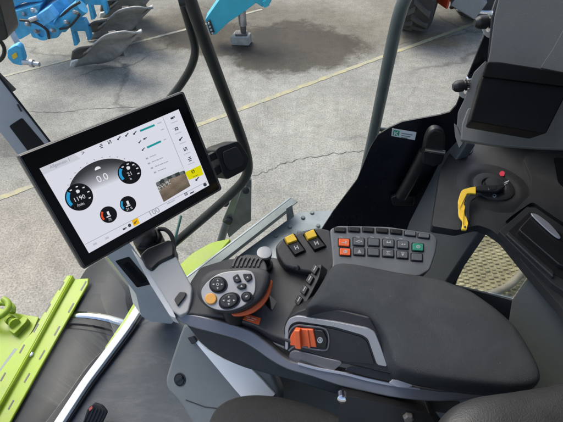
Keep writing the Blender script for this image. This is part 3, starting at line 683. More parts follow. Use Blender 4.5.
# ignition
cpt = cp.at(493, 187)
ig = obj('switch_recess', lathe(B(), cpt, (0, 0, 1), [(.076, -.0005), (.068, .0005), (.060, .0014), (.054, .0018), (.049, .0014), (.045, .0006), (.042, .0003), (.010, .0003)], 56), mat('recess_grey', (.010, .0112, .0125), .5, dust=.06), sc_, ang=70)
obj('switch_ring', lathe(B(), cpt, (0, 0, 1), [(.041, -.001), (.040, .003), (.037, .0045), (.024, .0045), (.022, .003), (.0205, .001), (.0185, .001), (.018, .010), (.006, .0115)], 40), CONS, ig)
bm = B(); bm, _ = text_mesh('I', wtxt(505.5, 184, 60, 1, cp, .0052), 6); pz(bm, band([(503.5, 184.5), (508, 182.5)], 1), cp, .0004, lift=.0052)
for k in range(20): pass
obj('switch_mark', bm, PRINT, ig)
bm = B(); o_ = ell(493.5, 197.5, 1.9, 1.7, 0, 20)
for k in range(20): pz(bm, [o_[k], o_[(k + 1) % 20], (493.5 + (o_[(k + 1) % 20][0] - 493.5) * .65, 197.5 + (o_[(k + 1) % 20][1] - 197.5) * .65), (493.5 + (o_[k][0] - 493.5) * .65, 197.5 + (o_[k][1] - 197.5) * .65)], cp, .0003, lift=.0052)
obj('switch_symbol', bm, PRINT, ig)
P('heart_mark', rnd([(498, 175), (501, 172.5), (504, 174), (503, 178), (499.5, 178)], 1.2), cp, .0005, PINK, ig, lift=.0054, bev=0)
P('cap_hole', ell(467, 149.5, 6, 5.5, 0, 20), cp, .002, BLK, sc_, lift=.002, bev=.0008)
# tray
tpl = cp.up(.012)
tf = P('tray_frame', rnd([(499, 231), (528, 206), (585, 246), (585, 306), (552, 283)], 2), tpl, .014, CONS, sc_, bev=.004, seg=3)
P('tray_well', rnd([(507, 233), (529, 213), (582, 250), (582, 290), (553, 274)], 1.5), tpl, .001, BLK, tf, lift=.0012, bev=0)
ti = P('tray_insert', rnd([(516, 233), (531, 217), (576, 250), (576, 276), (556, 268)], 2), tpl, .012, BLK, tf, lift=.011, bev=.004, seg=3)
P('tray_lip', [(505, 236), (508, 233), (553, 274), (552, 279)], tpl, .008, CONS, tf, lift=.006, bev=.002)
P('tray_handle', crv2([(527.5, 218.5), (534, 220), (546, 229), (556, 241), (555, 243.5), (548, 239), (536, 228), (529, 221)], 4), tpl, .003, SILV, tf, lift=.015, bev=.001)
P('raised_deck', rnd([(522, 160), (536, 152), (660, 150), (660, 262), (585, 240), (563, 226), (531, 204), (512, 217), (504, 224), (520, 206), (530, 196), (530, 180)], 4), cp, .008, CONS, sc_, lift=.007, bev=.003, seg=3)
P('deck_recess', rnd([(552, 160), (660, 168), (660, 215), (580, 205), (556, 185)], 3), cp, .001, BLKG, sc_, lift=.0078, bev=0)
# key with yellow tag
ky = thing('ignition_key', 'black ignition key with a yellow plastic tag hanging from it', 'key', cpt + V((0, 0, .015)))
kpl = cp.up(.018)
P('key_bow', rnd([(474, 187), (481, 184), (492, 185), (503, 183), (506, 186), (498, 191), (482, 190.5), (476, 190)], 1.5), kpl, .008, BLK, ky, bev=.002)
P('key_shine', rnd([(488, 187.5), (497, 186.5), (496, 189.5), (489, 190)], 1), kpl, .001, CHRM, ky, lift=.001, bev=0)
tpn = cp.up(.024)
bm = B(); pz(bm, band(crv2([(476, 190), (469, 190.5), (464, 193), (461.5, 203), (462, 213), (465, 221), (464.5, 229)], 5), 7.2, 5.2), tpn, .0045)
for v_ in bm.verts:
    v_.co += V((0, 0, 1)) * .0022 * math.sin(v_.co.y * 150 + v_.co.x * 60)
kt = obj('key_tag', bm, YEL, ky, bev=.0014)
P('tag_strap', band(crv2([(475, 194), (469, 200), (468, 210), (468.5, 220)], 5), 5.5, 3.5), tpn, .004, BLK, ky, lift=-.002, bev=.001)
P('tag_hole', ell(465, 227, 1.2, 1.0, 0, 12), tpn, .0005, INK, kt, lift=.0006, bev=0)

# grating outside the lower opening
gt = thing('step_grating', 'dusty beige tread plate seen through the small lower opening', 'tread plate', HZ(1.35).at(490, 262))
hg = HZ(1.35)
obj('base_sheet', pz(B(), [(380, 200), (600, 200), (600, 330), (380, 330)], hg, .02), PLATE, gt)
bm = B(); c = hg.at(490, 262)
for i in range(-18, 19):
    for j in range(-18, 19):
        x, y = c.x + i * .034, c.y + j * .025 + (i % 2) * .0125
        k1 = random.uniform(.75, 1.1); r1 = random.uniform(-.12, .12); obox(bm, (x + random.uniform(-.003, .003), y + random.uniform(-.003, .003), 1.352), (.0125 * k1, .0125 * r1, 0), (-.0082 * r1, .0082 * k1, 0), (0, 0, random.uniform(.004, .007)))
obj('tread_pattern', bm, mat('tread_dust', (.48, .45, .27), .8, bump=.9, bscale=70, col2=(.17, .155, .09), vscale=7), gt, bev=.003)
tag(obj('drain_hose', tube(B(), [hg.at(*p, ) + V((0, 0, .05)) for p in ((484, 300), (500, 294), (513, 284), (523, 268), (527, 248))], .02, 14), mat('dusty_hose', (.22, .205, .15), .7, var=.25, vscale=14)), 'dusty grey brown hose lying across the tread plate', 'hose')

# ================================================================== ARMREST
ar = thing('armrest', 'charcoal padded armrest with silver side arch and orange rocker', 'armrest', (.1, .33, FLOOR + .55))
zp = 2.66; hpz = HZ(zp)
# pad
po = rnd([(303, 310), (311, 299), (321, 284), (328, 270), (336, 263), (352, 264), (395, 272), (438, 278), (470, 290), (495, 308), (515, 326), (530, 350), (541, 372), (541, 384), (520, 388), (470, 384), (420, 376), (396, 368), (389, 346), (381.5, 329), (367, 317), (342, 311.5), (319, 309)], 9, 5)
o3 = [hpz.at(*p) for p in po]
spine = (hpz.at(352, 290), hpz.at(492, 348))
bm = B(); pillow(bm, o3, V((0, 0, 1)), spine, [(.03, -.045), (.0, -.030), (-.005, -.012), (.015, -.001), (.05, .004), (.12, .0075), (.25, .0105), (.45, .013), (.7, .0145), (.93, .015)])
obj('pad', bm, PAD, ar, ang=80)
# side body (dark) below the pad
sd0 = hpz.at(318, 304); sd1 = hpz.at(398, 372)
# plane of the vertical side, leaning
e = (hpz.at(520, 390) - hpz.at(296, 318)); e.z = 0; e.normalize()
nside = V((e.y, -e.x, .55))
if nside.y > 0: nside = V((-nside.x, -nside.y, .55))
sp_ = Pl(HZ(2.650).at(340, 318), nside)
P('side_body', rnd([(284, 350), (284, 326), (288, 317), (297, 312), (318, 305), (370, 318), (396, 366), (420, 372), (420, 377), (392, 373), (342, 364), (300, 361)], 3), sp_, .05, DARK, ar, bev=.004, seg=3)
ap = sp_.up(.004)
arch = [(285, 350), (285, 327), (288.5, 319.5), (297, 316), (335, 322), (367, 328.5), (375, 333), (380, 345), (387.5, 367), (377, 365), (368, 339), (362, 335), (334, 327), (298, 321.5), (291, 324), (288, 330), (288, 350)]
P('side_arch', rnd(arch, 3), ap, .006, SILV, ar, bev=.0015, seg=3)
sp2 = P('side_panel', rnd([(290, 351), (290, 328), (296, 323), (334, 329), (362, 337), (367, 341), (375, 364), (342, 361), (300, 350)], 2.5), sp_, .004, DARK, ar, lift=.002, bev=.001)
rf = obj('rocker_frame', pz(B(), band(crv2([(288, 345), (289, 333), (296, 325), (310, 325.5), (325, 328), (329, 336), (328.5, 346), (325, 349.5), (312, 348), (297, 345), (289, 350)], 4), 1.6), sp_, .002, lift=.0035), SILD, ar, bev=.0006)
rk = P('rocker_switch', rnd([(291, 335), (296, 327), (314, 328), (317.5, 346), (300, 344.5), (291, 344)], 1.5), sp_, .008, ORG, ar, lift=.006, bev=.002, seg=3)
P('rocker_grip', rnd([(296.5, 325.5), (302, 326), (303.5, 344.5), (297.5, 343.5)], 1.2), sp_, .012, ORG, rk, lift=.017, bev=.003, seg=3)
P('rocker_ridge', [(307, 327.5), (309, 327.5), (311.5, 345.5), (309, 345.5)], sp_, .003, ORG, rk, lift=.0085, bev=.001)
lk = P('lock_key', rnd([(314.5, 328), (324, 329.5), (328, 338), (326.5, 347), (318, 346)], 1.5), sp_, .006, BLK, ar, lift=.006, bev=.0015)
bm = B()
for k in range(20):
    a = ell(320.8, 338.2, 2.7, 3.0, 0, 20); i_ = ell(320.8, 338.2, 1.7, 1.9, 0, 20)
    pz(bm, [a[k], a[(k + 1) % 20], i_[(k + 1) % 20], i_[k]], sp_, .0004, lift=.0066)
pz(bm, [(319.8, 337.5), (321.6, 336.6), (322.2, 339), (320.4, 340)], sp_, .0004, lift=.0066)
obj('lock_symbol', bm, PRINT, lk)
P('lower_trim', crv2([(290, 361), (290, 353), (294, 349.5), (302, 350.5), (325, 356.5), (342, 361), (337, 367), (332, 369), (310, 366), (297, 364)], 4), sp_, .004, SILD, ar, lift=.005, bev=.0015)
# rail below: silver front, dark hull
rz = Pl(HZ(2.58).at(240, 332), (-.15, -.62, .77))
rtop = [(170, 300), (180, 311.5), (200, 316), (224, 322), (240, 327), (254, 333), (271, 346), (288, 360), (312, 366), (339, 371), (365, 377), (400, 384), (440, 391), (480, 392)]
rbot = [(486, 398), (440, 402), (400, 399), (368, 393), (339, 386), (312, 377), (288, 370), (271, 361), (254, 349), (237, 340), (212, 333), (190, 327), (176, 319), (168, 309)]
P('rail', crv2(rtop, 3) + crv2(rbot, 3), rz, .03, SILD, ar, bev=.006, seg=4)
P('rail_highlight', crv2([(298, 362), (320, 367.5), (345, 372), (370, 378), (400, 384.5), (420, 388)], 4) + crv2([(420, 389.5), (396, 386.5), (368, 381), (345, 375), (318, 370), (298, 364.5)], 4), rz, .004, SILV, ar, lift=.0035, bev=.001)
P('rail_slot', crv2([(345, 369), (352, 364.5), (380, 370), (405, 376), (412, 381), (395, 381), (365, 375)], 4), rz, .003, BLK, ar, lift=.008, bev=.001)
P('slot_highlight', rnd([(388, 381), (392, 377.5), (408, 379.5), (412, 384), (406, 386), (396, 385)], 1.5), rz, .003, SILV, ar, lift=.011, bev=.001)  # silver piece stands in for the highlight in the rail slot
hl = Pl(HZ(2.53).at(230, 350), (-.1, -.75, .6))
P('lower_hull', crv2([(184, 322), (205, 329), (237, 338), (256, 348), (275, 360), (300, 371), (345, 385), (400, 397), (460, 402)], 4) + crv2([(460, 416), (420, 410), (385, 405), (345, 397), (300, 383), (271, 375), (245, 368), (222, 358), (204, 346), (192, 332)], 4), hl, .06, DARK, ar, bev=.006, seg=3)
# tray the controls stand on
tz = HZ(2.59)
P('control_tray', rnd([(180, 313), (186, 300), (190, 282), (200, 267), (226, 259), (262, 255), (278, 258), (300, 262), (318, 272), (340, 300), (330, 330), (296, 344), (272, 335), (254, 325), (224, 317)], 3), tz, .03, TRAY, ar, bev=.005, seg=3)
P('tray_pocket', rnd([(262.5, 297), (268, 294), (277, 302), (272, 311), (266, 305)], 1.5), tz, .001, BLKG, ar, lift=.0012, bev=0)
ow = Pl(HZ(2.632).at(308, 288), (-.45, -.25, .85))
tb = P('switch_strip', rnd([(314, 266), (322, 264), (319, 278), (312, 292), (304, 306), (296, 308), (299, 298), (307, 282)], 2.5), ow, .03, DARK, ar, bev=.004, seg=3)
for (x, y) in ((315.5, 270), (310.5, 280), (305, 290.5), (299.5, 301)):
    k_ = obj('toggle', taper(B(), rnd(rect(x, y, 9, 6.5, -61, 12), 1), ow, .005, .12, lift=.0005), BLK, tb, bev=.001)
    P('toggle_mark', rect(x + .6, y - 1, 5, .7, -61, 12), ow, .0003, PRINT, k_, lift=.0060, bev=0)
tg = P('orange_label', rnd([(242, 313.5), (261, 319), (259, 325.5), (241, 319.5)], .6), tz, .0012, ORG, ar, lift=.003, bev=0)
bm = B(); 
for x0, y0, x1, y1 in ((246.5, 317.3, 250, 318.4), (251.5, 318.7, 256.5, 320.3), (247, 319.6, 254, 321.8)): pz(bm, band([(x0, y0), (x1, y1)], .9), tz, .0003, lift=.0036)
obj('label_print', bm, mat('label_print', (.85, .45, .35), .6), tg)

# ---- multi function control lever
cl = thing('control_lever', 'chunky control lever head with silver face and black thumb buttons', 'control lever', tz.at(232, 302))
cz = Pl(HZ(2.655).at(232, 290), (-.08, -.38, .92))
bo = rnd([(196, 292), (199, 279), (211, 269.5), (243, 267), (264, 268), (270.5, 274), (269, 284), (262, 298), (250, 307), (236, 312.5), (222, 312.5), (206, 307), (198, 299)], 6)
b3 = [cz.at(*p) for p in bo]
sp0 = (cz.at(216, 291), cz.at(248, 285))
bm = B(); pillow(bm, b3, cz.n, sp0, [(.18, -.055), (.08, -.035), (.01, -.016), (.0, -.007), (.03, .0), (.08, .003), (.3, .004)])
obj('lever_body', bm, DARK, cl, ang=70)
obj('lever_stem', tube(B(), [cz.at(230, 292) - V((0, 0, .03)), cz.at(234, 300) - V((0, .0, .10))], .022, 14, 0), BLK, cl)
face = crv2([(206, 283), (213, 277), (222.5, 272.5), (238, 270.5), (250, 271), (254.5, 276), (255.5, 285), (254, 294), (246, 304), (237, 308.5), (228, 310.5), (216, 309.5), (207, 305), (202, 298), (201.5, 290), (206, 283)], 4)[:-1]
fz = cz.up(.0062)
fc = P('face_plate', face, fz, .004, mat('face_silver', (.36, .36, .355), .38, .3, var=.08, vscale=20), cl, bev=.0015, seg=3)
fz = fz.up(.0004)
def btn(pts, m, h=.004, ins=.14, mark=None):
    b_ = obj('button', taper(B(), pts, fz, h, ins), m, fc, bev=.0012, seg=3); return b_
for (x, y, rx, ry, a, m) in ((218.4, 285, 8.2, 7.6, 0, BLK), (229.5, 301, 10.2, 7.2, -22, BLK), (247, 297, 4.9, 4.5, 0, BLK)):
    P('button_collar', ell(x, y, rx + 1.1, ry + 1.0, a, 32), fz, .001, BLKG, fc, lift=.0008, bev=.0004)
    b_ = btn(ell(x, y, rx, ry, a, 32), m, .006, .16)
    bm = B()
    if rx > 7:
        for k, (dx, dy) in enumerate(((0, -.5), (.5, 0), (0, .5), (-.5, 0))):
            ax_, ay_ = x + dx * rx, y + dy * ry; t_ = math.radians(-90 + 90 * k)
            pz(bm, [(ax_ + 1.3 * math.cos(t_ + q_), ay_ + 1.2 * math.sin(t_ + q_)) for q_ in (0, 2.2, -2.2)], fz, .0002, lift=.0064)
        if rx > 9: pz(bm, rect(x, y, 3.2, .7, -22), fz, .0002, lift=.0064); pz(bm, rect(x, y + 1.2, 2.2, .6, -22), fz, .0002, lift=.0064)
        else:
            o_, i_ = ell(x, y, 1.5, 1.4, 0, 14), ell(x, y, 1.0, .9, 0, 14)
            for q_ in range(14): pz(bm, [o_[q_], o_[(q_ + 1) % 14], i_[(q_ + 1) % 14], i_[q_]], fz, .0002, lift=.0064)
    else:
        pz(bm, rect(x, y, 3, .8, -30), fz, .0002, lift=.0064); pz(bm, rect(x, y, 2, .8, 50), fz, .0002, lift=.0064)
    obj('button_mark', bm, PRINT, fc)
btn(ell(211, 299, 6.3, 5.9, 0, 32), AMB, .004, .12)
for pts, mk in (([(232.5, 277), (238, 273.5), (242, 281.5), (238, 283.5), (234, 282.5)], (237.3, 278.6)), ([(242.5, 273.8), (251.5, 273.6), (253, 279), (247.5, 283), (244, 279)], (248, 278)), ([(242.6, 283), (247, 284), (246, 289), (240, 290.2), (236, 287.5), (239.5, 284)], (242, 286.7))):
    b_ = btn(rnd(pts, 1.6), BLK, .005, .14)
    P('button_mark', [(mk[0] - 1.2, mk[1] + .8), (mk[0] + 1.2, mk[1] + .8), (mk[0], mk[1] - 1.2)], fz, .0002, PRINT, fc, lift=.0054, bev=0)
oz = cz.up(-.018)
P('orange_edge', crv2([(269.5, 279), (267, 289), (262, 298), (252, 307), (241, 312), (231, 313.5)], 4) + crv2([(233, 316), (243, 315.5), (255, 311), (265, 302), (270, 292), (272.5, 281)], 4), oz, .010, ORG, cl, bev=.002)
# ribbed palm rest and silver knob behind
pmz = HZ(2.645)
pr = thing('palm_rest', 'ribbed dark palm rest behind the control lever', 'palm rest', pmz.at(249, 262))
ph = P('rest_body', rnd([(229, 268), (234, 259), (246, 253.5), (259, 255), (266, 262), (268, 271), (240, 272)], 3), pmz, .05, DARK, pr, bev=.008, seg=4)
bm = B()
for k in range(7):
    x0 = 234 + k * 4.2; pz(bm, band(crv2([(x0 - 1.5, 267.5), (x0 + .8, 261.5), (x0 + 3.4, 257 + k * .35)], 3), 1.7), pmz, .003, lift=.0035)
obj('rib', bm, BLK, ph)
kz = HZ(2.63)
kb = thing('round_knob', 'small silver capped knob between palm rest and switch panel', 'knob', tz.at(264, 262))
kp = kz.at(264.5, 255)
obj('knob_post', lathe(B(), kp - V((0, 0, .05)), (0, 0, 1), [(.016, 0), (.016, .02), (.011, .022), (.011, .04), (.0135, .044), (.0135, .052)], 24), BLK, kb)
obj('knob_cap', lathe(B(), kp + V((0, 0, .0025)), (0, 0, 1), [(.0150, 0), (.0152, .004), (.0146, .0062), (.013, .0066), (.004, .0067)], 28), RIM, kb)

# ---- switch panel with keys
sp = thing('switch_panel', 'grey switch panel with two yellow rockers and rows of keys', 'switch panel', (.08, .45, 2.55))
kpz = Pl(HZ(2.635).at(370, 248), (-.02, -.30, .95))
rail_ = rnd([(330, 229), (338, 225.5), (388, 226.5), (432, 233), (438, 239), (436, 252), (430, 270), (420, 276), (330, 280), (333, 262)], 3)
kpn = P('key_housing', rail_, kpz, .045, MID2, sp, bev=.005, seg=4)
kl = kpz.up(-.006)
P('rocker_housing', rnd([(275, 247), (280, 240), (300, 231), (318, 227), (331, 230), (336, 262), (330, 276), (300, 271), (284, 266), (278, 257)], 3), kl, .05, DARK, sp, bev=.006, seg=4)
def key(cx, cy, w, h, m, ang=2, mark=True, parent=kpn):
    P('key_well', rnd(rect(cx, cy, w + 1.6, h + 1.4, ang, -4), 1.2), kpz, .001, BLK, parent, lift=.0009, bev=0)
    k_ = obj('key', taper(B(), rnd(rect(cx, cy, w, h, ang, -4), 1.2), kpz, .0035, .10, lift=.0009), m, parent, bev=.0008)
    return k_
GK = mat('key_dark_grey', (.092, .10, .107), .5, var=.1, vscale=40)
mk = B()
def glyph(k, x, y):
    def r(dx, dy, w, h, a=4): pz(mk, rect(x + dx, y + dy, w, h, a), kpz, .0002, lift=.0048)
    def ring(rx, ry):
        o_, i_ = ell(x, y, rx, ry, 0, 14), ell(x, y, rx * .62, ry * .62, 0, 14)
        for q_ in range(14): pz(mk, [o_[q_], o_[(q_ + 1) % 14], i_[(q_ + 1) % 14], i_[q_]], kpz, .0002, lift=.0048)
    def tri(dx, dy, s_, a):
        pz(mk, [(x + dx + s_ * math.cos(math.radians(a + t)), y + dy + s_ * .8 * math.sin(math.radians(a + t))) for t in (0, 130, 230)], kpz, .0002, lift=.0048)
    if k == 0: r(-1.2, .4, 3.2, .8); tri(1.6, -.6, 1.3, -90); r(1.6, .8, .7, 1.6)
    elif k == 1: ring(2.0, 1.6); r(0, 0, .7, 2.6, 30)
    elif k == 2: r(0, -1.1, 4.2, .6); r(0, .2, 3.0, .6); r(0, 1.4, 4.2, .6)
    elif k == 3: tri(-1.3, 0, 1.4, 180); tri(1.3, 0, 1.4, 0)
    elif k == 4: ring(1.5, 1.3); r(2.6, 0, 1.2, .6); r(-2.6, 0, 1.2, .6)
    elif k == 5: tri(0, -.3, 1.8, -90); r(0, 1.5, 3.4, .6)
    elif k == 6: r(-1, 0, .7, 2.6); r(1, 0, .7, 2.6); r(0, 0, 2, .6)
    elif k == 7: r(0, 0, 4.4, .7); r(-1.5, -1, .7, 1.6); r(1.5, -1, .7, 1.6)
    elif k == 8: ring(2.0, 1.6); tri(0, 0, .9, 0)
    elif k == 9: tri(0, .3, 1.8, 90); r(0, -1.5, 3.4, .6)
for i, (x, y) in enumerate(((344, 243), (358.6, 242.2), (373.5, 242.6), (388.2, 243.6), (402.8, 245.2), (417.6, 247.6))):
    key(x, y, 11, 7.6, ORG if i == 0 else GRNK if i == 5 else GK, 4)
    if i != 2: glyph((0, 4, 9, 7, 3, 8)[i], x, y)
for i, (x, y) in enumerate(((345, 252.4), (359, 252), (373.4, 252.6), (388, 253.6), (402.2, 255.2), (416.6, 257.6))):
    key(x, y, 11, 7.2, ORG if i == 0 else GK, 4)
    if i not in (2, 5): glyph((1, 5, 0, 2, 9)[i], x, y)
for x in (341, 358, 372, 387, 401): pz(mk, rect(x, 237.3 + max(0, x - 372) * .06, 3.2, .7, 5), kpz, .0003, lift=.0008)
obj('key_marks', mk, PRINT, kpn)
for i, (x, y) in enumerate(((340, 230.2), (354, 229.9), (368, 230.2), (382.2, 231), (396, 232.2), (410, 234), (423.6, 236.2))):
    key(x, y, 11, 4.2, BLK if i < 5 else mat('key_mid_grey', (.11, .118, .125), .5), 3 + i * .6, False)
for yq, bq in (([(284, 239.5), (293.5, 234.8), (298, 242.3), (287.5, 246)], [(287.5, 246), (298, 242.3), (305, 251.5), (295, 256)]), ([(304, 235), (313.6, 230.6), (317.5, 238.3), (307.5, 242)], [(307.5, 242), (317.5, 238.3), (325.5, 247), (314.5, 251)])):
    P('rocker_well', rnd([(yq[0][0] - 1.5, yq[0][1]), (yq[1][0] + .5, yq[1][1] - 1.5), (bq[2][0] + 1.5, bq[2][1]), (bq[3][0], bq[3][1] + 1.5)], 1), kl, .001, BLKG, sp, lift=.001, bev=0)
    bk_ = obj('rocker', taper(B(), rnd(bq, .8), kl, .006, .05, lift=.001), BLK, sp, bev=.001)
    obj('rocker_cap', taper(B(), rnd(yq, 1), kl, .011, .12, lift=.001), YEL, bk_, bev=.0015, seg=3)
    cx = sum(p[0] for p in bq) / 4; cy = sum(p[1] for p in bq) / 4; bm = B()
    pz(bm, rect(cx - 1.4, cy, .9, 4, -25), kl, .0003, lift=.0072); pz(bm, rect(cx + 1.4, cy - .6, .9, 4, -25), kl, .0003, lift=.0072); pz(bm, rect(cx, cy - .3, 3.4, .9, -25), kl, .0003, lift=.0072)
    obj('rocker_mark', bm, PRINT, bk_)
obj('panel_bolt', lathe(B(), kl.at(297, 268, .003), (-.3, -.6, .6), [(.005, -.004), (.005, .003), (.003, .004)], 12), BLK, sp)

# ---- seat pedestal / lower console
lc = thing('seat_pedestal', 'smooth grey pedestal cover under the armrest with a quarter turn lock', 'pedestal', (-.1, .3, FLOOR))
lpz = Pl(at_t(184, 324, .96), (-.30, -.55, .78))
rpz = facing(at_t(262, 372, .93), at_t(300, 418, 1.0))
P('cover', rnd([(184, 322), (205, 332), (246, 350), (268, 362), (280, 392), (280, 440), (200, 440), (188, 418), (178, 402), (167, 391), (164.5, 381), (170, 362), (178, 338)], 5), lpz, .035, MID, lc, bev=.010, seg=4)
P('under_panel', rnd([(266, 362), (300, 372), (360, 392), (360, 450), (268, 450)], 4), rpz, .03, mat('panel_teal_grey', (.10, .118, .12), .45, bump=.2, bscale=900, var=.12, dust=.1), lc, bev=.006, seg=3)
lkc = obj('lock', lathe(B(), lpz.at(180, 379.5), lpz.n, [(.0145, -.002), (.0145, .0015), (.0125, .002), (.012, .0005), (.0115, .0005), (.011, .003), (.005, .0035)], 28), BLK, lc)
P('lock_slot', rect(180, 379.5, 8.5, 2.6, -32), lpz, .003, BLKG, lkc, lift=.0062, bev=.0008)
P('accent_strip', rnd([(193.5, 338), (198, 340), (209.5, 350), (227, 360), (252, 368.5), (263, 379.5), (276, 394), (262, 402), (244, 398), (236, 389)], 1.2), lpz, .006, mat('pale_silver', (.78, .82, .84), .4), lc, lift=.006, bev=.002)
P('strip_cap', rnd([(189.5, 337), (195, 335.5), (199, 341), (194, 344)], 1), lpz, .008, BLK, lc, lift=.010, bev=.002)
P('cover_seam', band([(186, 400), (205, 407), (240, 411), (262, 410)], .9), lpz, .001, INK, lc, lift=.0012, bev=0)
ml = P('mechanism_bracket', rnd([(343, 396), (360, 398), (430, 414), (450, 440), (340, 440), (338, 410)], 2), Pl(at_t(385, 412, .72), (-.1, -.8, .6)), .05, BLK, lc, bev=.004)
obj('bracket_screw', lathe(B(), at_t(342, 398, .70), (-.1, -.8, .6), [(.008, -.01), (.008, .004), (.005, .006)], 14), CHRM, ml)
obj('bracket_bolt', lathe(B(), Pl(at_t(385, 412, .72), (-.1, -.8, .6)).at(408, 417), (-.1, -.8, .6), [(.009, -.002), (.009, .006), (.006, .008)], 6), SHIN, ml)
# ---- pedal
pd = thing('pedal', 'black ribbed foot pedal on the floor mat', 'pedal', hf.at(94, 416))
pz_ = Pl(HZ(FLOOR + .07).at(94, 415), (.15, -.45, .85))
pp = P('pedal_pad', rnd([(87, 409), (94, 403), (102, 406), (107, 412.5), (98, 432), (80, 432)], 2), pz_, .02, RUB, pd, bev=.005)
bm = B()
for k in range(5): pz(bm, band([(91 + k * 3.2, 406.5 + k * .9), (80 + k * 3.6, 431)], 1.2), pz_, .004, lift=.004)
obj('pedal_tread', bm, BLK, pp)
P('pedal_label', [(89, 408.5), (92.5, 405.5), (93, 408), (90, 411)], pz_, .004, mat('label_red', (.55, .12, .10), .6), pp, lift=.0045, bev=0)
obj('pedal_arm', tube(B(), [pz_.at(94, 418) - V((0, 0, .02)), hf.at(90, 425) - V((0, 0, .01))], .014, 10, 0), BLK, pd)

# ---- driver seat
se = thing('driver_seat', 'dark driver seat with fabric cushion and leather side bolster', 'seat', (.15, .0, FLOOR))
cz_ = HZ(2.48)
co = [cz_.at(*p) for p in rnd([(203, 440), (207, 421), (214, 407), (227, 398), (244, 393.5), (262, 393), (285, 396), (318, 405), (350, 418), (420, 440), (520, 520), (420, 640), (240, 640), (190, 520)], 10)]
bm = B(); pillow(bm, co, V((0, 0, 1)), (cz_.at(262, 440), cz_.at(360, 520)), [(.1, -.12), (.02, -.08), (-.01, -.04), (.0, -.02), (.03, -.004), (.08, .004), (.2, .010), (.5, .018), (.9, .02)])
obj('cushion', bm, FAB, se, ang=80)
bz_ = HZ(2.72)
bo_ = [bz_.at(*p) for p in rnd([(424, 450), (438, 418), (452, 404), (474, 396), (510, 391), (545, 385), (580, 378), (640, 378), (680, 430), (640, 500), (500, 500)], 8)]
bm = B(); pillow(bm, bo_, V((-.1, .1, 1)).normalized(), (bz_.at(505, 430), bz_.at(600, 430)), [(.1, -.2), (.03, -.10), (.0, -.04), (.0, -.02), (.02, -.006), (.07, .003), (.2, .012), (.5, .02), (.9, .022)])
obj('side_bolster', bm, LEA, se, ang=80)

# ---- monitor arm
ma = thing('swivel_stand', 'light grey support arm with a black ball joint holding the monitor', 'screen stand', tz.at(180, 306))
m0, m1 = at_t(182, 300, .80), at_t(150, 240, .86)
mp = facing(m0, m1)
P('arm_cover', rnd([(146, 268), (160, 262), (176, 256), (192, 287), (191, 300), (188, 312), (180, 316), (173, 311), (160, 290)], 2.5), mp, .05, LGT, ma, bev=.007, seg=4)
P('arm_flank', rnd([(131, 248), (147, 266), (173, 311), (176, 318), (170, 316), (150, 284)], 1.5), mp.up(-.006), .04, LGT2, ma, bev=.004)
P('arm_foot', rnd([(174.5, 300.5), (180, 293), (187, 293.5), (185, 298), (178, 307)], 1.5), mp, .01, BLK, ma, lift=.006, bev=.003)
P('clamp_body', rnd([(140, 256), (147, 249), (170, 240), (175, 246), (175, 257), (160, 264), (152, 272), (146, 268)], 3), mp, .05, BLK, ma, lift=.006, bev=.008, seg=4)
P('clamp_head', rnd([(136, 246), (139, 238), (150, 231), (160, 231), (165, 240), (160, 248), (146, 254), (138, 253)], 4), mp.up(-.03), .06, BLK, ma, lift=.02, bev=.01, seg=4)
P('clamp_split', band([(152, 232), (157, 247)], 1.4), mp.up(-.03), .002, BLKG, ma, lift=.0212, bev=0)
obj('ball', lathe(B(), mp.at(147, 240, -.02), (mp.at(140, 228) - mp.at(147, 240)), [(.012, -.02), (.024, -.01), (.027, .004), (.024, .018), (.012, .026), (.01, .06)], 24), BLK, ma)
obj('cable', tube(B(), [mp.at(x, y, -.01) for x, y in ((158, 229), (165, 229.5), (171, 235), (174, 245), (173, 254))], .0045, 10), RUB, ma)
obj('second_cable', tube(B(), [mp.at(x, y, -.02) for x, y in ((181, 216), (178, 228), (174, 244))], .003, 8), mat('green_cable', (.10, .30, .26), .5), ma)

# ---- monitor
def solve():
    q = [(18.5, 156), (183, 92), (221, 189), (84, 268)]
    # homography unit square -> normalised image coordinates
    Q = [((x - CX) / F, (CY - y) / F) for x, y in q]
    (x0, y0), (x1, y1), (x2, y2), (x3, y3) = Q
    dx1, dx2, sx = x1 - x2, x3 - x2, x0 - x1 + x2 - x3; dy1, dy2, sy = y1 - y2, y3 - y2, y0 - y1 + y2 - y3
    den = dx1 * dy2 - dx2 * dy1; g = (sx * dy2 - dx2 * sy) / den; h = (dx1 * sy - sx * dy1) / den
    a = V((x1 - x0 + g * x1, y1 - y0 + g * y1, g)); b = V((x3 - x0 + h * x3, y3 - y0 + h * y3, h)); t = V((x0, y0, 1))
    lam = a.length / .31; W = lambda v: RT * v.x + UP * v.y + FW * v.z
    return CAM + W(t / lam), W(a / lam), W(b / lam)
O, AX, AY = solve()
# snap to a true rectangle
n_ = AX.cross(AY).normalized()
if n_.dot(CAM - O) < 0: n_ = -n_
sp3 = Pl(O, n_)
mo = thing('monitor', 'wide black touchscreen terminal showing gauges on a bright white display', 'monitor', O + AX / 2 + AY)
P('housing', rnd([(18.5, 156), (183, 92), (221, 189), (84, 268)], 3), sp3, .028, BLKG, mo, bev=.003, seg=3)
P('bezel_edge', rnd([(17, 155.5), (183.6, 90.6), (222.6, 189.4), (83.6, 270)], 3), sp3.up(-.006), .014, SHIN, mo, bev=.002)
P('rear_shell', [(50, 170), (170, 120), (200, 180), (100, 240)], sp3.up(-.028), .03, BLK, mo, bev=.01)
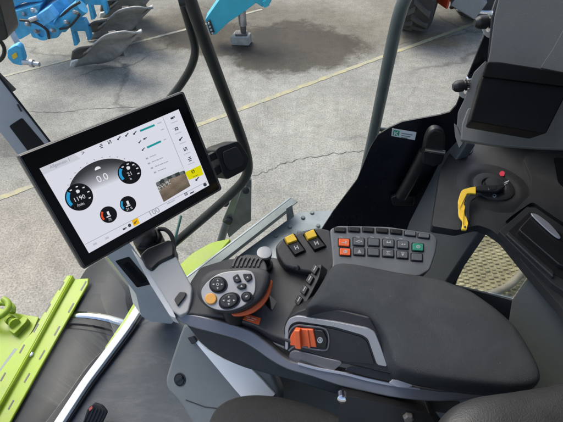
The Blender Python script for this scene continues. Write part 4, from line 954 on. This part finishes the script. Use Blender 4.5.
# screen: coloured faces that emit, everything positioned in the plane of the glass
def hexc(h):
    c = [int(h[i:i + 2], 16) / 255 for i in (0, 2, 4)]
    return tuple(x / 12.92 if x <= .04045 else ((x + .055) / 1.055) ** 2.4 for x in c)
class Scr:
    def __init__(s): s.bm = B(); s.l = s.bm.loops.layers.float_color.new('Col'); 
    def face(s, vs, cols):
        f = s.bm.faces.new([s.bm.verts.new(v) for v in vs])
        for i, lp_ in enumerate(f.loops): lp_[s.l] = (*(cols[i] if isinstance(cols, list) else cols), 1)
    def poly(s, pts, col, z): s.face([sp3.at(x, y, z) for x, y in pts], col)
    def text(s, t, cx, cy, size, col, z, ang=-21.5):
        c, sn = math.cos(math.radians(ang)), math.sin(math.radians(ang)); c2, s2 = math.cos(math.radians(ang + 84)), math.sin(math.radians(ang + 84))
        _, fs = text_mesh(t, lambda x, y: sp3.at(cx + x * c - y * c2, cy + x * sn - y * s2, z), size, s.bm)
        for f in fs:
            for lp_ in f.loops: lp_[s.l] = (*col, 1)
    def done(s, name, parent):
        me = bpy.data.meshes.new(name); bmesh.ops.triangulate(s.bm, faces=s.bm.faces); s.bm.to_mesh(me); s.bm.free(); me.materials.append(SCRM)
        o = bpy.data.objects.new(name, me); COL.objects.link(o); o.parent = parent
        if parent.type == 'EMPTY': o.matrix_parent_inverse = Matrix.Translation(-V(parent.location))
        return o
WHITE = hexc('E4E6F2'); GREY = hexc('C9CCD8'); INKC = hexc('3c4048'); SOFT = hexc('a9adb8'); TEAL = hexc('1f9a9c'); DK = hexc('17191d'); BL = hexc('2f9fd6'); RD = hexc('e2512f'); YL = hexc('e3dd10'); AM = hexc('f3bd14')
TLc, TRc, BRc, BLc = (39.5, 168.5), (178.6, 109.2), (209.3, 185.2), (89, 253.2)
S = Scr(); z1, z2, z3, z4, z5 = .0006, .0009, .0012, .0015, .0018
S.poly([TLc, TRc, BRc, BLc], WHITE, z1)
def uv(u, v):
    t = V((TLc[0] * (1 - u) + TRc[0] * u, TLc[1] * (1 - u) + TRc[1] * u)); b = V((BLc[0] * (1 - u) + BRc[0] * u, BLc[1] * (1 - u) + BRc[1] * u))
    p = t.lerp(b, v); return (p.x, p.y)
S.poly([uv(0, 0), uv(.25, 0), uv(.27, .075), uv(.0, .075)], hexc('d3d5e0'), z2)
S.poly(band([(85, 244.5), (208, 181)], .5), SOFT, z2); S.poly(band([(162.6, 117), (185, 172)], .5), SOFT, z2)
scr = S.done('screen', mo)
# header, icons
S = Scr()
S.text('Allgemein 1', 60, 163.4, 4.6, hexc('8d929e'), z3)
S.text('>', 83, 153, 7, INKC, z3)
def icon(x, y, k, col=INKC, s=1.0, z=z3):
    s *= .86
    r = -22
    if k == 0:
        S.poly(rect(x, y, 4.2 * s, 1.1 * s, r), col, z); S.poly(rect(x, y - 2 * s, 3 * s, 1 * s, r), col, z); S.poly(rect(x + .8, y + 1.9 * s, 3.6 * s, 1 * s, r), col, z)
    elif k == 1:
        S.poly(rect(x - 1.5 * s, y + .5, .9 * s, 4.2 * s, r), col, z); S.poly(rect(x, y + .9, .8 * s, 2.6 * s, r), col, z); S.poly(rect(x + 1.5 * s, y - .5, .9 * s, 4.2 * s, r), col, z); S.poly(ell(x, y - 1.4 * s, .9 * s, .8 * s, 0, 10), col, z)
    elif k == 2:
        S.poly(rect(x, y, 5.2 * s, 1.2 * s, r - 28), col, z); S.poly(ell(x - 1.2 * s, y + 1.6 * s, 1.3 * s, 1.1 * s, 0, 10), col, z)
    elif k == 3:
        S.poly(ell(x, y, 2.1 * s, 1.9 * s, 0, 14), col, z); S.poly(rect(x, y + 1.7 * s, 5 * s, 1 * s, r), col, z)
    elif k == 4:
        S.poly(rect(x, y, 4 * s, 3.4 * s, r), col, z); S.poly(rect(x, y, 2 * s, 1.4 * s, r), WHITE, z + .0003)
    elif k == 5:
        S.poly(rect(x - .8 * s, y + .4, 3.4 * s, 2.2 * s, r), col, z); S.poly(rect(x + 1.6 * s, y - 1.0 * s, 1.6 * s, 1.8 * s, r), col, z)
for x, y, k in ((101, 146, 0), (109.5, 142, 1), (119, 138, 2), (127, 134.5, 2), (135, 132.6, 2)): icon(x, y, k, INKC, .95)
S.done('status_bar', scr)
S = Scr()
for x, y, k in ((172.7, 117.7, 5), (176.5, 128.7, 4), (181, 138.5, 2), (185.4, 149, 1), (189.6, 159, 0)): icon(x, y, k); S.poly(band([(x - 1.5, y + 5.6), (x + 5, y + 3)], .7), hexc('b9bcc6'), z3)
S.poly([(184.6, 172.4), (200.6, 165), (203.4, 174.6), (189, 180)], YL, z2); icon(193, 171.5, 1, hexc('5a5a10'), .9); S.poly(band([(193, 177), (198, 174.8)], .7), hexc('8a8a20'), z3); icon(197.4, 178.6, 2)
S.done('menu_column', scr)
S = Scr()
S.poly(band([(140, 131), (154.6, 125)], 2), TEAL, z3); S.poly(band([(147, 147.6), (161, 141.2)], 2), TEAL, z3)
for x, y, k in ((140, 141.5, 2), (145, 138.4, 5), (143.4, 149, 2)): icon(x, y, k, INKC, .8)
for a in (((150, 157), (156, 154.6)), ((152, 162), (163, 157.6)), ((155, 166.6), (168, 161.4)), ((158, 171), (166, 168)), ((157.6, 123.6), (161.5, 122)), ((163.6, 140), (166, 139)), ((161, 130), (164, 128.8))): [S.poly(band([tuple(V(a[0]).lerp(V(a[1]), t0)), tuple(V(a[0]).lerp(V(a[1]), t1))], .95), SOFT, z3) for t0, t1 in ((0, .18), (.22, .34), (.38, .62), (.67, .8), (.84, 1))]
for x, y in ((147, 158.4), (149, 163.4), (152, 168), (155, 172.4)): S.poly(rect(x, y, 2.4, 1.6, -22), SOFT, z3)
S.done('settings_list', scr)
# speed arch
S = Scr(); cx, cy = 103.5, 188; N = 30
up = [uv_ for uv_ in ell(104, 187, 36.5, 27, -22, N, 180, 360)]
for k in range(N):
    a, b = up[k], up[k + 1]
    for j in range(6):
        t0, t1 = j / 6, (j + 1) / 6
        def pt(p, t): 
            base = V((104, 187)) + (V(p) - V((104, 187))).project(V((.927, -.375))); q_ = V(p).lerp(base, t); return (q_.x, q_.y)
        cs_ = [tuple(DK[i] * 1.6 * (1 - t ** 2.2) + WHITE[i] * t ** 2.2 + .02 for i in range(3)) for t in (t0, t0, t1, t1)]
        S.face([sp3.at(*pt(a, t0), z2), sp3.at(*pt(b, t0), z2), sp3.at(*pt(b, t1), z2), sp3.at(*pt(a, t1), z2)], cs_)
S.text('0.0', 102.5, 178, 10, hexc('f2f2f6'), z3); S.poly(ell(98, 169.4, 3.2, 3.0, -22, 12, 180, 360), hexc('f2f2f6'), z3)
for a in range(200, 345, 12):
    p = ell(104, 187, 38.5, 29, -22, 1, a, a + 1)[0]; S.poly(rect(p[0], p[1], 1.4, .9, -20), SOFT, z3)
S.done('speed_display', scr)
def gauge(cx, cy, r, col, txt, sub):
    global S
    S = Scr(); S.poly(ell(cx, cy, r, r * .97, 0, 36), DK, z3)
    a_ = ell(cx, cy, r * .9, r * .87, 0, 10, 130, 205); i_ = ell(cx, cy, r * .66, r * .64, 0, 10, 130, 205); S.poly(a_ + i_[::-1], col, z4)
    W_ = hexc('e8eaf0')
    if r > 10:
        for t in (220, 258, 295, 330, 5):
            p = ell(cx, cy, r * .76, r * .74, 0, 1, t, t + 1)[0]; S.poly(rect(p[0], p[1], 2.2, 1.1, -22), W_, z4)
        S.poly(rect(cx - 1.2, cy - r * .38, 2.6, 3, -22), W_, z4); S.poly(ell(cx - 1.2, cy - r * .38 - .4, 2, 1.6, 0, 10), W_, z4)
        S.text(txt, cx + .4, cy + r * .10, r * .44, W_, z4); S.text(sub, cx + r * .12, cy + r * .52, r * .3, W_, z4)
    else:
        S.poly(rect(cx - .2, cy - r * .15, 2.2, 4, -22), W_, z4); S.poly(rect(cx + .2, cy + r * .22, 4.6, 1, -22), W_, z4); S.text(sub, cx + 1.4, cy + r * .58, r * .42, W_, z4)
    S.done('gauge', scr)
gauge(79, 197, 14.2, BL, '1190', '/min'); gauge(129.5, 172.6, 11.8, BL, '21', 'h'); gauge(108.5, 214.6, 8.6, RD, '', '72'); gauge(128, 204, 8.2, BL, '', '21 %')
# camera picture
S = Scr(); C4 = [(153.7, 179), (183, 167), (190.4, 186), (163.7, 202)]
def bil(u, v):
    t = V(C4[0]).lerp(V(C4[1]), u); b = V(C4[3]).lerp(V(C4[2]), u); p = t.lerp(b, v); return (p.x, p.y)
nx, ny = 40, 30; rr = random.Random(3)
for j in range(ny):
    for i in range(nx):
        u, v = (i + .5) / nx, (j + .5) / ny; hor = .16 + .12 * (2 * u - 1) ** 2 * .6
        if v < hor - .04: c = hexc('dfe3ec')
        elif v < hor + .12: c = hexc('3a3f40') if math.sin(u * 23) + rr.random() * .5 < .4 else hexc('6d7070')
        elif v < hor + .3 and u < .45: c = hexc('b9b9b4') if rr.random() < .5 else hexc('5d5a56')
        else:
            k = .8 + .22 * rr.random() + .18 * math.sin(u * 9 + v * 5) * math.sin(v * 11 - u * 4); k *= 1.3 - .75 * v; c = tuple(x * k for x in hexc('8f8070'))
        S.face([sp3.at(*bil(i / nx, j / ny), z3), sp3.at(*bil((i + 1) / nx, j / ny), z3), sp3.at(*bil((i + 1) / nx, (j + 1) / ny), z3), sp3.at(*bil(i / nx, (j + 1) / ny), z3)], c)
S.done('camera_view', scr)
S = Scr()
S.poly([(131.6, 220.6), (137.5, 217.6), (139.8, 223.4), (134, 226.4)], AM, z2); icon(135.6, 222, 2, INKC, .8)
icon(124.7, 228.6, 5, INKC, .9); S.poly(ell(129.6, 225.4, 1.7, 1.8, 0, 10), INKC, z3)
S.done('footer_icons', scr)
S = Scr()
S.text('100', 154, 212, 8, hexc('9a9fa8'), z3, -25); icon(186, 194, 4, hexc('4a4d55'), .9); S.poly(band([(167, 204), (175, 200)], 1.3), hexc('bfc2cc'), z3)
S.poly(band([(190, 193.5), (194, 191.6)], 1.2), INKC, z3); S.poly(ell(205, 184.6, 1.8, 1.8, 0, 10), INKC, z3)
for x, y in ((95, 244), (107, 238)): S.poly(rect(x, y, 4, 2, -25), hexc('c4c7d1'), z3)
S.done('footer_bar', scr)
# side clamp
mc = sp3.up(-.012)
cb = P('side_grip', rnd([(215, 151), (219, 147), (237, 141), (240, 142), (248, 155), (250, 160), (246, 170), (229, 179), (226, 179), (222, 172), (219, 160)], 3), mc.up(.004), .045, BLK, mo, bev=.007, seg=4)
P('grip_face', rnd([(222, 152), (236, 146), (243, 158), (242, 166), (229, 171), (224, 163)], 3), mc.up(.004), .003, RUB, cb, lift=.003, bev=.002)
for pts in ([(207, 156), (216, 151), (219, 158), (211, 162)], [(214, 168), (221, 164), (224, 171), (217, 176)]):
    P('grip_bracket', rnd(pts, 1), mc, .014, BLK, mo, bev=.003)

# ================================================================== REST OF THE CAB (unseen roof, side and rear, put in to shade the rear)
def slab(name, c, h, m): return tag(obj(name, obox(B(), c, (h[0], 0, 0), (0, h[1], 0), (0, 0, h[2])), m, bev=.02), None, None, kind='structure')
slab('cab_roof', (.62, -.15, 3.3 + .50), (.62, .95, .05), MID)  # roof cut short so open sky lights the floor mat
slab('cab_side_wall', (.83, .79, 3.21), (.36, .02, .53), TRIM)
slab('cab_wall', (1.15, -.1, 2.85), (.04, .95, .9), MID)

# ================================================================== LIGHT
w = bpy.data.worlds.new('World'); sc.world = w; w.use_nodes = True; nt = w.node_tree
bg = nt.nodes['Background']; sky = nt.nodes.new('ShaderNodeTexSky'); sky.sky_type = 'NISHITA'; sky.sun_disc = False
EL, AZ = math.radians(50), math.radians(-40)     # azimuth measured from +Y towards +X
sky.sun_elevation = EL; sky.sun_rotation = AZ; sky.dust_density = 4; sky.air_density = 1.0; sky.ozone_density = .8
bg.inputs['Strength'].default_value = .15; nt.links.new(sky.outputs[0], bg.inputs[0])
sl = bpy.data.lights.new('sun', 'SUN'); sl.energy = 1.3; sl.angle = math.radians(40); sl.color = (1, .985, .96)
so = bpy.data.objects.new('sun', sl); COL.objects.link(so)
d = V((math.sin(AZ) * math.cos(EL), math.cos(AZ) * math.cos(EL), math.sin(EL))); so.rotation_euler = (-d).to_track_quat('-Z', 'Y').to_euler()
so.location = d * 20
# ================================================================== CAMERA
cd = bpy.data.cameras.new('camera'); co_ = bpy.data.objects.new('camera', cd); COL.objects.link(co_); sc.camera = co_
cd.sensor_width = 36; cd.lens = 36 * F / 563; cd.clip_start = .02; cd.clip_end = 600
co_.location = CAM; co_.rotation_euler = (math.pi / 2 - PITCH, 0, 0)
vs = sc.view_settings; vs.view_transform = 'Standard'; vs.look = 'None'; vs.gamma = 1; vs.use_curve_mapping = False; vs.exposure = EXPOSURE
sc.render.engine = 'CYCLES'; sc.cycles.max_bounces = 8; sc.cycles.transparent_max_bounces = 16; sc.cycles.use_denoising = True
